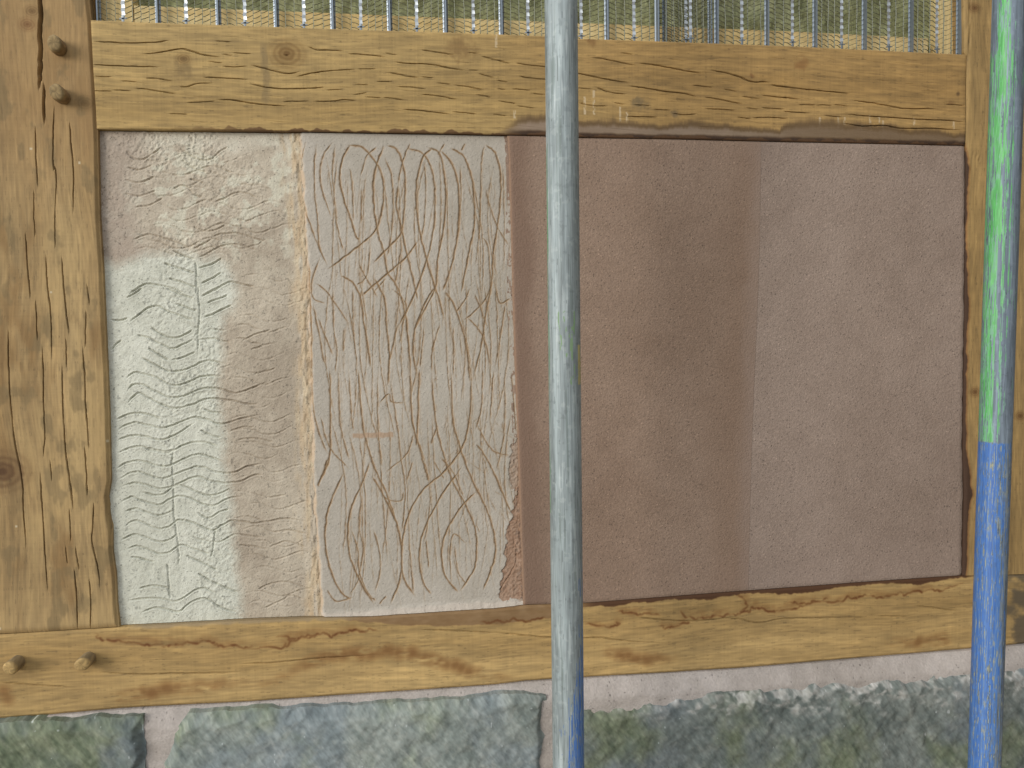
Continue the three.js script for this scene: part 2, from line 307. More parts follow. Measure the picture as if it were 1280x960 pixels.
mesh('timber', relief({ top: () => 2.42, bot: yAt(postBot), left: () => -1.07, right: xAt(postR), nu: 440, nv: 340, depth: 0.17, rect: postRect,
  h: (x, y, u, v) => { const e = Math.min((1 - u) * 0.25, u * 0.25, v * 1.2, (1 - v) * 1.2); return -postF.at(x, y) - 0.005 * (1 - ss(0, 0.006, e)) + (fbm(x * 16, y * 6) - 0.5) * 0.006 - 0.012 * ss(1, 0.2, Math.hypot((x - wane[0]) / 0.012, (y - wane[1]) / 0.05)); } }), skin(postTex, 0.0006, 0.85), leftPost);
tag(leftPost, 'wide upright oak post beside the combed pale plaster, with two pegs near its top', 'post');

// turned pegs: a slightly knocked-about dowel end with a chamfer
const pegSide = new THREE.MeshStandardMaterial({ vertexColors: true, roughness: 0.88 });
function pegGeo(r, len, sd, endCol, sideCol) {
  const n = 20, prof = [[0, len], [r * 0.45, len + 0.0006], [r * 0.8, len], [r * 0.97, len - 0.0022], [r * 1.02, len - 0.008], [r * 1.02, len * 0.45], [r, 0], [r, -0.03]];
  const pos = [], col = [], uv = [], idx = [];
  prof.forEach(([q, z], k) => {
    for (let i = 0; i <= n; i++) {
      const a = i / n * Math.PI * 2, ii = i % n, w = 1 + 0.1 * (hash(ii, sd) - 0.5) + 0.05 * Math.sin(a * 2 + sd), tilt = k < 5 ? 0.0035 * Math.cos(a + sd) * q / r : 0;
      pos.push(Math.cos(a) * q * w, Math.sin(a) * q * w, z + tilt); uv.push(i / n, k / 7);
      const c = new THREE.Color().setRGB(...mul3(k < 4 ? endCol : sideCol, (0.85 + 0.3 * hash(ii * 3 + k, sd)) / 255), THREE.SRGBColorSpace); col.push(c.r, c.g, c.b);
    }
  });
  for (let k = 0; k < prof.length - 1; k++) for (let i = 0; i < n; i++) { const a = k * (n + 1) + i, b = a + n + 1; idx.push(a, b, b + 1, a, b + 1, a + 1); }
  const g = geomFrom(pos, uv, idx); g.setAttribute('color', new THREE.Float32BufferAttribute(col, 3)); return g;
}
M([[-856,2089],[-854,2008]]).forEach(([x, y], i) => { const p = mesh('peg', pegGeo(0.0125, 0.026 + i * 0.004, 5 + i, [140, 120, 84], [132, 108, 72]), pegSide, leftPost); p.position.set(x, y, 0); p.rotation.z = i; });

// --- sill beam with two pegs
const sillTop = M([[-1404,1092],[-993,1091],[-800,1092],[-675,1092],[-565,1091],[-450,1089],[-365,1085],[-273,1086],[-133,1087],[-73,1091],[33,1088],[173,1091],[331,1094],[560,1098],[803,1101],[937,1097],[1721,1088]]);
const sillBot = M([[-1412,946],[-1000,944],[-921,945],[-802,948],[-569,945],[-371,945],[-136,945],[-80,948],[34,947],[331,945],[561,948],[825,952],[939,955],[1726,956]]);
const sillRect = [-1.5, 0.9, 1.5, 1.13];
const sillCracks = [
  ...[[[-848,1017],[-766,1007],[-715,1005],[-647,1001],[-589,999]],[[-997,1009],[-948,1001],[-877,991]]],
  ...[[[-595,1014],[-526,1013],[-455,1016],[-362,1015]],[[-274,1057],[-201,1050],[-134,1042]]],
  ...[[[-142,1045],[-97,1037],[-33,1028],[32,1023],[63,1022],[102,1014],[187,1003]],[[133,1057],[180,1049],[243,1043],[331,1045]]],
  ...[[[299,1045],[337,1041],[375,1031],[419,1036],[497,1034],[611,1027]],[[621,1030],[691,1025]],[[701,1047],[793,1030]]]
];
const sillF = crackField(sillRect, sillCracks, 0.0006, 0.0008, 0.0011, 0.006);
const stainF = new Field(...sillRect, 0.001), softF = new Field(...sillRect, 0.002);
const tide = [
  ...[[[-842,1086],[-824,1072],[-784,1066],[-734,1058],[-707,1057],[-687,1056],[-649,1058],[-632,1051],[-594,1047],[-567,1042]]],
  ...[[[-594,1043],[-518,1042],[-503,1052],[-464,1059],[-425,1057],[-390,1062],[-347,1062]],[[-528,1057],[-489,1058],[-454,1061]]],
  ...[[[-164,1063],[-126,1063],[-89,1064],[-34,1064]],[[33,1050],[94,1044],[102,1049]],[[94,1071],[133,1063],[180,1058]],[[176,1037],[203,1032],[239,1041]],[[219,1062],[251,1048],[283,1050],[331,1049]]],
  ...[[[299,1047],[347,1051],[371,1062],[404,1050],[438,1056],[492,1064],[551,1066],[591,1073],[631,1068],[681,1073],[731,1075],[762,1075],[823,1089]],[[328,1090],[354,1072],[342,1054]],[[433,1065],[482,1067],[521,1070]]]
];
for (const t of tide) { stainF.line(M(t), 0.003, 0.9, { taper: 0.1, jit: 0.0035, rough: 0.7 }); softF.line(M(t).map(p => [p[0], p[1] + 0.005]), 0.010, 0.5, { taper: 0.2, jit: 0.003 }); }
const softBand = [
  ...[[[-828,969],[-767,972],[-706,978],[-568,980]],[[-997,1002],[-988,987],[-982,973]]],
  ...[[[-596,974],[-533,981],[-480,1007],[-437,1019],[-384,1019],[-333,1021],[-275,1008],[-239,995],[-184,976],[-136,961],[-91,951]]],
  ...[[[63,998],[101,988],[140,977],[219,972]]],
  ...[[[641,975],[717,973],[758,977],[778,969]]]
];
for (const t of softBand) softF.line(M(t), 0.017, 0.8, { taper: 0.25, jit: 0.003, rough: 0.5 });
const smear = M([[-460,1091],[-396,1081],[-310,1068],[-223,1060],[-134,1059],[-81,1062],[-39,1064],[-28,1065]]);
const sillTex = paint(...sillRect, 0.0015, (x, y) => {
  let c = oak(x, y, 47.3, { dark: [150, 122, 75], light: [182, 154, 103], contrast: 1.3, saw: 0.07, sawBump: 0.15 });
  const e = fbm(x * 40, y * 90, 3), yt = lerpTab(sillTop, 0, x);
  c = blend(c, [122, 86, 46], clamp(softF.at(x, y) * ss(0.12, 0.55, e) * 0.9));
  if (x > smear[0][0] && x < smear[7][0]) { const ys = lerpTab(smear, 0, x) + (fbm(x * 90, 2) - 0.5) * 0.006; c = blend(c, mix3([112, 84, 52], [138, 112, 82], fbm(x * 60, y * 140)), ss(ys - 0.001, ys + 0.002, y) * 0.85 * ss(smear[0][0], smear[1][0], x)); }
  c = blend(c, [98, 58, 24], stainF.at(x, y) * (0.5 + 0.6 * e));
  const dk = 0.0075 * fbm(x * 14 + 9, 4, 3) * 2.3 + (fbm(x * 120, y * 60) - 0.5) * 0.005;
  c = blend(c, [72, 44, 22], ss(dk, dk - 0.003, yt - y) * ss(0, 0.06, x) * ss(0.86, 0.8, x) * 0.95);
  c = blend(c, [138, 120, 92], ss(0.006, 0.001, yt - y + (fbm(x * 80, 7) - .5) * 0.006) * ss(-0.79, -0.76, x) * ss(-0.36, -0.42, x) * 0.8);
  if (x > 0.885) c = blend(c, [92, 82, 66], ss(0.42, 0.7, fbm(x * 30 + 2, y * 40, 4) + ss(0.88, 0.93, x) * 0.15) * 0.85);
  return c;
});
const sill = group('oak_sill');
mesh('timber', relief({ top: yAt(sillTop), bot: yAt(sillBot), left: () => -1.42, right: () => 1.42, nu: 720, nv: 150, depth: 0.17, rect: sillRect,
  h: (x, y, u, v) => { const e = Math.min(v * 0.15, (1 - v) * 0.15); return -sillF.at(x, y) - 0.003 * (1 - ss(0, 0.004, e)) + (fbm(x * 5, y * 16) - 0.5) * 0.005; } }), skin(sillTex, 0.0006, 0.85), sill);
M([[-966,1043],[-850,1042]]).forEach(([x, y], i) => { const p = mesh('peg', pegGeo(0.0118, 0.034, 11 + i, [176, 148, 98], [134, 116, 84]), pegSide, sill); p.position.set(x, y, 0); p.rotation.z = i * 2; });
tag(sill, 'long oak sill beam with brown damp tide marks, lying on the stone plinth', 'beam');

// --- right post
const rpostL = M([[793,2347],[795,2226],[797,2126],[803,2122],[803,1950],[804,1610],[803,1357],[806,1262],[804,1101]]);
const rpostRect = [0.77, 1.07, 1.15, 2.44];
const rpostF = crackField(rpostRect, [[[806,2287],[807,2196],[807,2129]],[[816,1934],[833,1921]],[[836,1991],[829,1998]]], 0.0008, 0.001, 0.0014, 0.006);
const rStain = M([[803,1946],[808,1906],[805,1766],[810,1642],[808,1532],[808,1357],[816,1296],[822,1264],[813,1229],[811,1133],[810,1097]]);
const rpostKnot = M([[826,1468],[817,2212],[924,1418]]);
const rpostTex = paint(...rpostRect, 0.001, (x, y) => {
  let c = oak(y, x, 77.7, { dark: [142, 115, 71], light: [168, 141, 93], contrast: 1.2, saw: 0.05, sawBump: 0.12 });
  for (const [kx, ky] of rpostKnot) c = knot(c, x, y, kx, ky, 0.007, [96, 66, 34]);
  if (y < 1.955) {
    const xs = lerpTab(rStain, 1, y) + (fbm(3, y * 60, 3) - 0.5) * 0.005;
    c = blend(c, [120, 78, 40], ss(xs + 0.006, xs, x) * 0.6);
    c = blend(c, [62, 42, 28], ss(xs + 0.0008, xs - 0.0012, x) * 0.95);
  }
  return c;
});
const rpost = mesh('oak_post', relief({ top: () => 2.42, bot: x => lerpTab(sillTop, 0, x) + 0.0008, left: xAt(rpostL), right: () => 1.12, nu: 130, nv: 260, depth: 0.17, rect: rpostRect,
  h: (x, y, u, v) => { const e = Math.min(u * 0.3, (1 - u) * 0.3); return -rpostF.at(x, y) - 0.003 * (1 - ss(0, 0.004, e)) + (fbm(x * 16, y * 6) - 0.5) * 0.004; } }), skin(rpostTex, 0.0005, 0.85));
tag(rpost, 'upright oak post behind the green and blue painted pole', 'post');

// ---------------------------------------------------------------- plaster panel: four coats side by side
const panel = group('plaster_panel');
tag(panel, 'lime plaster sample panel showing four coats side by side in the oak frame', 'plaster panel');
const panTop = x => lerpTab(railBot, 0, x) - 0.0012, panBot = x => lerpTab(sillTop, 0, x) + 0.0008;
const zB = -0.014, zS = -0.007, zF = -0.0015;

// base coat: combed wavy key, dry and pale at lower left, still damp elsewhere
const comb = [
  ...[[[-761,1922],[-749,1910],[-735,1907],[-717,1917],[-702,1929]],[[-759,1894],[-742,1889],[-718,1899]],[[-764,1874],[-748,1868],[-731,1871],[-716,1879]],[[-766,1850],[-749,1845],[-728,1849],[-714,1854]],[[-673,1929],[-656,1917],[-639,1908],[-621,1909],[-606,1921],[-588,1933]],[[-671,1908],[-648,1893],[-628,1887]],[[-655,1875],[-634,1868]],[[-685,1857],[-673,1863],[-661,1861],[-650,1848],[-635,1843]],[[-615,1836],[-597,1842],[-581,1851],[-564,1851],[-543,1842]],[[-654,1793],[-634,1784],[-616,1787],[-598,1796]],[[-623,1775],[-602,1780],[-575,1780],[-551,1772],[-533,1766]],[[-653,1754],[-635,1763],[-620,1772]],[[-644,1738],[-626,1748],[-608,1758],[-581,1761],[-543,1750]],[[-688,1751],[-671,1742],[-653,1735]],[[-747,1826],[-726,1829],[-703,1842]],[[-755,1769],[-731,1778],[-711,1775],[-685,1766],[-659,1754]],[[-704,1729],[-680,1720],[-654,1711]],[[-696,1702],[-678,1696],[-652,1686]],[[-643,1693],[-619,1705],[-610,1711]],[[-764,1675],[-746,1689],[-728,1693],[-711,1690],[-690,1684],[-670,1674]],[[-641,1673],[-613,1686],[-595,1695],[-574,1692],[-554,1687]],[[-645,1720],[-624,1726],[-606,1738]],[[-651,1732],[-650,1705],[-652,1674]]],
  ...[[[-768,1669],[-750,1680],[-744,1686]],[[-703,1686],[-680,1675],[-657,1667]],[[-642,1671],[-624,1679],[-612,1685]],[[-687,1658],[-672,1652],[-652,1645]],[[-765,1627],[-749,1640],[-734,1651],[-716,1654],[-702,1646],[-682,1638],[-657,1628]],[[-639,1634],[-619,1642],[-592,1655]],[[-633,1659],[-615,1666],[-600,1672]],[[-650,1704],[-648,1676],[-647,1645],[-650,1612],[-653,1568]],[[-796,1632],[-784,1630],[-769,1634]],[[-795,1580],[-791,1586],[-780,1595]],[[-732,1619],[-715,1606],[-692,1598],[-674,1604],[-660,1612]],[[-756,1605],[-736,1600],[-716,1589],[-695,1580],[-677,1587],[-659,1595]],[[-650,1595],[-630,1596],[-609,1592],[-597,1589]],[[-736,1581],[-719,1570],[-703,1559]],[[-749,1566],[-729,1554],[-703,1540],[-679,1541],[-658,1550],[-637,1557],[-607,1551]],[[-696,1560],[-678,1564],[-657,1572]],[[-775,1528],[-763,1538],[-747,1537],[-726,1530],[-700,1516],[-686,1515],[-665,1522],[-645,1530],[-611,1529]],[[-774,1505],[-764,1517],[-750,1518],[-730,1507],[-704,1494],[-680,1495],[-659,1504],[-638,1509],[-615,1507],[-591,1499],[-566,1506],[-530,1518]],[[-773,1485],[-766,1495],[-754,1503],[-739,1495],[-719,1483],[-699,1475],[-681,1476],[-660,1482],[-645,1489],[-609,1488],[-576,1480],[-552,1478]],[[-646,1472],[-631,1466],[-616,1464]],[[-792,1458],[-773,1466],[-749,1467],[-720,1456]],[[-791,1439],[-776,1448],[-759,1451],[-738,1445],[-715,1440],[-688,1449],[-664,1457],[-643,1454],[-620,1444],[-586,1452],[-547,1459]],[[-792,1421],[-771,1428],[-751,1427],[-719,1419],[-698,1427],[-661,1448]],[[-793,1398],[-772,1407],[-754,1409],[-731,1400],[-705,1397],[-683,1408],[-659,1414],[-642,1412],[-621,1403]],[[-653,1435],[-635,1425],[-620,1420]],[[-602,1431],[-578,1438],[-563,1436]],[[-590,1415],[-563,1417],[-527,1409]],[[-632,1613],[-605,1610]],[[-576,1592],[-554,1602],[-527,1610]],[[-561,1576],[-540,1582]],[[-557,1532],[-520,1541]]],
  ...[[[-742,1406],[-720,1399],[-697,1400]],[[-700,1404],[-703,1370],[-702,1336],[-703,1285],[-699,1250],[-697,1216],[-697,1192]],[[-798,1370],[-778,1381],[-756,1383],[-737,1377],[-714,1372],[-694,1379],[-678,1386],[-656,1392],[-635,1385],[-613,1376]],[[-794,1352],[-772,1363],[-756,1363],[-734,1354],[-715,1351],[-689,1361],[-665,1369],[-649,1368],[-630,1359],[-603,1356],[-573,1367],[-547,1371]],[[-789,1339],[-767,1345],[-748,1341],[-725,1333],[-709,1335],[-679,1347],[-659,1352],[-640,1344],[-617,1339],[-591,1340],[-564,1350],[-547,1351]],[[-758,1330],[-735,1322],[-719,1323],[-696,1338],[-680,1334],[-657,1322],[-638,1317],[-621,1321],[-604,1329]],[[-792,1311],[-774,1320],[-758,1314],[-739,1307],[-726,1304],[-710,1313],[-693,1318],[-677,1315],[-654,1303],[-635,1299],[-611,1310],[-585,1313]],[[-785,1295],[-768,1299],[-746,1290],[-727,1285],[-704,1293]],[[-662,1287],[-645,1277],[-622,1288],[-609,1291]],[[-787,1268],[-771,1278],[-753,1272],[-731,1262],[-715,1263],[-695,1276],[-682,1274],[-659,1264],[-636,1254],[-623,1262],[-606,1270],[-586,1268],[-563,1264],[-536,1267],[-506,1270],[-472,1261]],[[-793,1244],[-773,1253],[-754,1248],[-729,1238],[-712,1241],[-699,1249]],[[-676,1246],[-653,1237],[-627,1233],[-600,1245],[-574,1241],[-554,1237]],[[-784,1227],[-769,1232],[-752,1227],[-729,1217],[-710,1220],[-693,1231],[-667,1221],[-641,1211]],[[-778,1214],[-759,1209],[-740,1202]],[[-684,1212],[-661,1199],[-632,1182]],[[-665,1178],[-646,1165],[-623,1152],[-597,1140]],[[-767,1156],[-741,1160],[-718,1153],[-714,1137]],[[-787,1135],[-761,1137],[-735,1137],[-706,1130],[-686,1139],[-666,1150],[-653,1150],[-637,1140]],[[-765,1113],[-742,1120],[-720,1116],[-700,1111],[-683,1124],[-660,1133],[-644,1127],[-624,1113],[-601,1103]],[[-717,1200],[-716,1165],[-714,1134]],[[-641,1206],[-637,1230],[-633,1254]],[[-533,1246],[-506,1249],[-473,1240]],[[-541,1219],[-514,1228],[-494,1224],[-477,1216]],[[-594,1225],[-568,1222],[-544,1215]],[[-563,1143],[-540,1152],[-509,1154],[-476,1140]],[[-554,1108],[-524,1120],[-503,1129],[-486,1121]],[[-538,1309],[-508,1313]]]
];
const baseRect = [-0.84, 1.07, -0.37, 1.98];
const dry = M([[-843,1728],[-777,1733],[-744,1739],[-703,1744],[-667,1755],[-650,1747],[-627,1738],[-596,1720],[-582,1696],[-579,1668],[-594,1650],[-606,1631],[-612,1600],[-611,1565],[-620,1530],[-617,1487],[-614,1451],[-607,1423],[-614,1387],[-608,1344],[-603,1286],[-601,1228],[-598,1177],[-594,1134],[-590,1068],[-868,1070]]);
const dryEdge = xAt(dry.slice(7, 23));
const isDry = (x, y) => { const wx = x + (fbm(x * 160, y * 160, 4) - 0.5) * 0.030, wy = y + (fbm(x * 60 + 5, y * 60, 3) - 0.5) * 0.03; return inPoly(dry, wx, wy); };
const dryness = (x, y) => { let n = 0; for (let k = 0; k < 8; k++) n += isDry(x + Math.cos(k * 0.785) * 0.005 * (1 + k % 2), y + Math.sin(k * 0.785) * 0.006 * (1 + k % 2)) ? 0.125 : 0; return n; };
const baseF = new Field(...baseRect, 0.0008);
for (const c of comb) {
  const p = M(c), m = p[p.length >> 1], k = isDry(m[0], m[1]) ? 1 : 0.6;
  baseF.line(p, 0.0017, 0.0048 * k, { taper: 0.07, jit: 0.0006, rough: 0.35 });
}
for (let k = 0; k < 27; k++) {                                   // fainter comb passes in the damp half
  const y = 1.115 + k * 0.0225 + rr(-0.004, 0.004), x0 = dryEdge(y) + rr(-0.01, 0.02), p = [], ph = rr(-0.4, 0.4), n = Math.round(rr(6, 9));
  for (let i = 0; i <= n; i++) p.push([x0 + i * 0.0155, y + Math.sin(i * 1.05 + ph) * 0.0065 + rr(-0.001, 0.001)]);
  baseF.line(p, 0.0015, rr(0.0010, 0.0022), { taper: 0.25, jit: 0.0008, rough: 0.7 });
}
for (let k = 0; k < 9; k++) {
  const y = 1.745 + k * 0.021 + rr(-0.004, 0.004), x0 = -0.77 + rr(0, 0.05), p = [], n = Math.round(rr(10, 17));
  for (let i = 0; i <= n; i++) p.push([x0 + i * 0.0165, y + Math.sin(i * 0.95 + k * 0.2) * 0.008 + rr(-0.0012, 0.0012)]);
  baseF.line(p, 0.0015, rr(0.0012, 0.0022), { taper: 0.2, jit: 0.0009, rough: 0.8 });
}
const edgeX = xAt(M([[-467,1957],[-464,1868],[-460,1726],[-460,1555],[-460,1397],[-458,1265],[-454,1163],[-450,1086]]));
const coarse = (x, y) => fbm(x * 95, y * 95, 4) - 0.5;
// where the comb dragged the stiff mortar into crumbs
const torn = (x, y) => { const d = Math.abs(x - (edgeX(y) - 0.205)) / 0.075; return ss(1.2, 0.2, d) * ss(0.42, 0.62, fbm(x * 22, y * 12 + 4, 3)) + ss(1.70, 1.86, y) * 0.6 * ss(0.4, 0.6, fbm(x * 18 + 7, y * 18, 3)); };
const baseH = (x, y) => {
  const d = isDry(x, y) ? 1 : 0.75, t = torn(x, y);
  return -baseF.at(x, y) + 0.16 * (baseF.at(x, y - 0.0028) + baseF.at(x, y + 0.0028)) + coarse(x, y) * 0.0018 * d + (fbm(x * 260, y * 260, 2) - 0.5) * 0.0016 * (0.4 + t * 1.6) + (fbm(x * 9, y * 9) - 0.5) * 0.005
    + ss(0.026, 0.004, edgeX(y) - x) * (0.003 + 0.006 * (fbm(x * 190, y * 60, 3) - 0.5));
};
const baseTex = paint(...baseRect, 0.0009, (x, y) => {
  const g = vn(x * 900, y * 900), m = fbm(x * 70, y * 70, 4), b = fbm(x * 12 + 4, y * 9, 4);
  const dr = dryness(x, y);
  let c = mix3([164, 152, 135], [190, 180, 162], clamp(0.5 + (b - 0.5) * 1.8 + (m - 0.5) * 0.8));
  {
    c = mix3(c, [203, 200, 182], ss(0.5, 0.66, fbm(x * 55 + 2, y * 55, 4)) * ss(1.68, 1.8, y) * 0.75);
    c = mix3(c, [206, 200, 184], ss(1.91, 1.945, y + (fbm(x * 40, y * 40) - 0.5) * 0.05) * 0.7);
    c = mix3(c, [164, 150, 136], ss(-0.70, -0.77, x + (b - 0.5) * 0.1) * ss(1.7, 1.75, y) * 0.8);
  }
  c = mix3(c, mix3([190, 191, 177], [210, 211, 198], clamp(b * 1.2 - 0.1 + (m - 0.5))), dr);
  const t = ss(0.040, 0.008, edgeX(y) - x + (fbm(x * 60, y * 18, 3) - 0.5) * 0.04) * ss(0.3, 0.6, fbm(x * 130, y * 22 + 8, 3));
  c = mix3(c, mix3([176, 148, 114], [200, 186, 158], fbm(x * 210, y * 60, 3)), t * 0.75);
  if (hash(Math.floor(x * 700), Math.floor(y * 700)) > 0.985) c = mul3(c, 0.72);
  const pit = fbm(x * 180, y * 180, 2); if (pit < 0.2) c = mul3(c, 0.85);
  c = mul3(c, 0.95 + 0.1 * g);
  return [...c, 0.5 * g + 0.5 * m];
});
mesh('base_coat', relief({ top: panTop, bot: panBot, left: y => lerpTab(postR, 1, y) - 0.004, right: y => edgeX(y) + 0.006, nu: 280, nv: 700, z: zB, depth: 0.05, rect: baseRect, h: baseH }), skin(baseTex, 0.0012, 0.95), panel).userData.label = 'pale combed base coat with wavy grooves, partly damp';

const finX = xAt(M([[385,1970],[382,1767],[370,1494],[361,1278],[357,1084]]));
const sand = (x, y, a, b2, sd) => {
  const g = vn(x * 800 + sd, y * 800), g2 = vn(x * 420, y * 420 + sd), m = fbm(x * 26 + sd, y * 26, 3), b = fbm(x * 4 + sd, y * 3.2, 3);
  let c = mix3(a, b2, clamp(0.5 + (b - 0.5) * 1.5 + (m - 0.5) * 0.7));
  c = mul3(c, 0.9 + 0.2 * (g * 0.6 + g2 * 0.4));
  const sp = hash(Math.floor(x * 620), Math.floor(y * 620)); if (sp > 0.985) c = mul3(c, 0.72); else if (sp < 0.008) c = mul3(c, 1.18);
  return [...c, g * 0.5 + g2 * 0.5];
};
// scratch coat
const scrRect = [-0.50, 1.07, 0.02, 1.98];
const s1 = [[[-454,1942],[-463,1916],[-468,1877],[-463,1833],[-449,1787],[-435,1749],[-423,1723]],[[-437,1938],[-442,1899],[-442,1851],[-439,1807],[-436,1754],[-425,1727]],[[-408,1941],[-426,1917],[-432,1882],[-426,1842],[-414,1807]],[[-404,1939],[-410,1891],[-407,1825],[-402,1776],[-394,1745]],[[-379,1895],[-376,1851],[-376,1798]],[[-360,1860],[-363,1798]],[[-332,1933],[-348,1918],[-362,1878]],[[-319,1918],[-307,1883],[-305,1838],[-311,1767],[-319,1736]],[[-272,1941],[-284,1914],[-296,1865]],[[-248,1910],[-246,1865],[-249,1812],[-256,1767]],[[-211,1941],[-223,1919]],[[-183,1902],[-184,1834],[-190,1767]],[[-173,1942],[-180,1929]],[[-139,1940],[-144,1911],[-147,1862],[-150,1790],[-159,1717]],[[-138,1862],[-128,1821],[-114,1785],[-97,1758]],[[-147,1776],[-136,1758],[-133,1717],[-135,1672],[-165,1635],[-184,1622]],[[-445,1692],[-428,1679],[-413,1656],[-386,1616]],[[-435,1741],[-452,1692],[-450,1665],[-429,1656]],[[-380,1683],[-381,1611],[-375,1539]],[[-415,1692],[-416,1621],[-411,1567],[-415,1531]],[[-320,1700],[-345,1673]],[[-370,1727],[-353,1696],[-336,1664]],[[-347,1754],[-357,1700],[-373,1687]],[[-311,1682],[-287,1655],[-293,1614],[-300,1578]],[[-294,1745],[-304,1691]],[[-169,1681],[-183,1654],[-197,1636]],[[-175,1627],[-157,1608],[-143,1580],[-135,1534]],[[-123,1681],[-114,1653],[-96,1662]],[[-162,1672],[-138,1608]],[[-105,1653],[-115,1594],[-126,1534]],[[-225,1618],[-239,1573],[-243,1527]],[[-202,1613],[-201,1563],[-204,1518]],[[-254,1614],[-263,1537]],[[-443,1630],[-418,1562]],[[-451,1657],[-432,1540]],[[-397,1611],[-400,1567]],[[-301,1619],[-321,1538]]];
const s1w = [[[-378,1935],[-392,1913],[-398,1877],[-391,1838],[-381,1807],[-373,1776],[-367,1767]],[[-384,1935],[-356,1931],[-337,1909],[-324,1885],[-321,1852],[-326,1816],[-338,1785],[-365,1760],[-396,1736],[-423,1716]],[[-319,1936],[-330,1909],[-338,1878],[-339,1829],[-333,1780],[-323,1745],[-317,1709],[-300,1682],[-290,1646],[-284,1596],[-281,1506]],[[-314,1936],[-299,1931],[-288,1909],[-283,1874],[-286,1821],[-293,1780],[-316,1754],[-343,1727]],[[-296,1865],[-299,1829],[-291,1789],[-283,1745],[-273,1700],[-265,1659]],[[-279,1931],[-254,1925],[-239,1906],[-231,1870],[-230,1830],[-236,1776],[-252,1718],[-278,1655],[-302,1610]],[[-232,1932],[-248,1919],[-259,1888],[-264,1847],[-260,1789],[-251,1749],[-241,1709],[-226,1659],[-218,1623]],[[-262,1767],[-285,1736],[-317,1709],[-349,1682],[-362,1671]],[[-241,1934],[-221,1924],[-213,1888],[-210,1843],[-217,1780],[-227,1736],[-233,1681],[-251,1646],[-270,1610],[-275,1574],[-268,1510]],[[-219,1928],[-199,1906],[-188,1870],[-187,1821],[-195,1753],[-210,1699],[-219,1677]],[[-200,1933],[-178,1920],[-165,1888],[-159,1844],[-161,1790],[-173,1735],[-187,1668]],[[-137,1940],[-121,1927],[-111,1893],[-111,1844],[-118,1790],[-127,1735],[-130,1690],[-140,1644],[-148,1590],[-168,1508]],[[-215,1675],[-201,1654],[-188,1618],[-178,1572],[-173,1508]],[[-235,1682],[-256,1646],[-270,1610]],[[-401,1705],[-380,1692],[-367,1665],[-362,1620],[-356,1575],[-352,1539]],[[-455,1723],[-457,1679],[-455,1621],[-457,1510]],[[-342,1700],[-325,1664],[-322,1610],[-318,1565],[-322,1506]]];
const s2 = [[[-456,1539],[-457,1512],[-454,1458],[-444,1418],[-432,1386]],[[-443,1454],[-429,1399],[-395,1357]],[[-391,1529],[-388,1457],[-385,1425]],[[-410,1538],[-407,1430],[-393,1371]],[[-340,1528],[-341,1419],[-335,1355]],[[-320,1527],[-308,1441],[-301,1372],[-295,1317],[-298,1271],[-304,1234]],[[-149,1542],[-153,1464],[-163,1423]],[[-129,1532],[-137,1436]],[[-108,1532],[-112,1412],[-127,1343]],[[-96,1523],[-89,1411]],[[-167,1441],[-145,1399],[-131,1380],[-99,1372]],[[-185,1210],[-208,1230],[-216,1193],[-214,1132]],[[-208,1211],[-200,1155],[-187,1135]],[[-372,1311],[-380,1256],[-374,1210],[-385,1151],[-401,1124]],[[-396,1252],[-383,1210],[-380,1164],[-363,1122],[-352,1112]],[[-355,1246],[-345,1208],[-344,1167],[-354,1130]],[[-342,1328],[-329,1300],[-302,1296],[-298,1312]],[[-277,1417],[-291,1381],[-331,1348]],[[-280,1367],[-293,1330]],[[-236,1425],[-246,1398]],[[-230,1374],[-206,1341],[-188,1294]],[[-242,1365],[-224,1333]],[[-291,1215],[-287,1169],[-284,1122]],[[-259,1223],[-255,1167]],[[-92,1206],[-95,1168],[-117,1132],[-126,1118]],[[-83,1205],[-89,1243],[-96,1253]],[[-339,1473],[-320,1491],[-316,1477],[-292,1474]],[[-441,1140],[-424,1116],[-392,1123]],[[-334,1120],[-347,1107]]];
const s2w = [[[-424,1538],[-426,1440],[-430,1376],[-449,1332]],[[-375,1546],[-369,1442],[-361,1397],[-350,1360],[-329,1309],[-312,1253],[-304,1216]],[[-281,1536],[-279,1440],[-266,1385],[-258,1352],[-252,1329]],[[-265,1535],[-270,1440],[-273,1394]],[[-243,1535],[-236,1430],[-223,1374],[-206,1323],[-184,1280],[-171,1247],[-166,1209],[-172,1163],[-201,1120]],[[-207,1534],[-204,1433],[-191,1382],[-169,1321],[-147,1274],[-134,1227],[-132,1189],[-145,1147],[-157,1122]],[[-170,1533],[-176,1437],[-191,1387],[-224,1346],[-261,1315],[-285,1280],[-299,1239],[-304,1197],[-301,1151],[-281,1117]],[[-163,1395],[-145,1367],[-127,1329],[-101,1263]],[[-196,1345],[-225,1309],[-253,1260],[-268,1223],[-272,1182],[-265,1140],[-252,1120]],[[-165,1307],[-193,1280],[-212,1253],[-227,1221],[-231,1180],[-223,1147],[-201,1120]],[[-432,1376],[-451,1327]],[[-404,1353],[-432,1290],[-440,1245],[-439,1204],[-427,1157],[-412,1129],[-399,1119]],[[-357,1369],[-371,1333],[-393,1284],[-400,1239],[-397,1197],[-380,1150],[-356,1107]],[[-355,1344],[-334,1305],[-312,1253],[-305,1211],[-308,1151],[-327,1106]]];
const scrF = new Field(...scrRect, 0.0007);
for (const c of [...s1, ...s2]) scrF.line(M(c), 0.0013, 1.0, { taper: 0.12, jit: 0.0006, rough: 0.4 });
for (const c of [...s1w, ...s2w]) scrF.line(M(c), 0.0018, 1.1, { taper: 0.05, jit: 0.0006, rough: 0.3 });
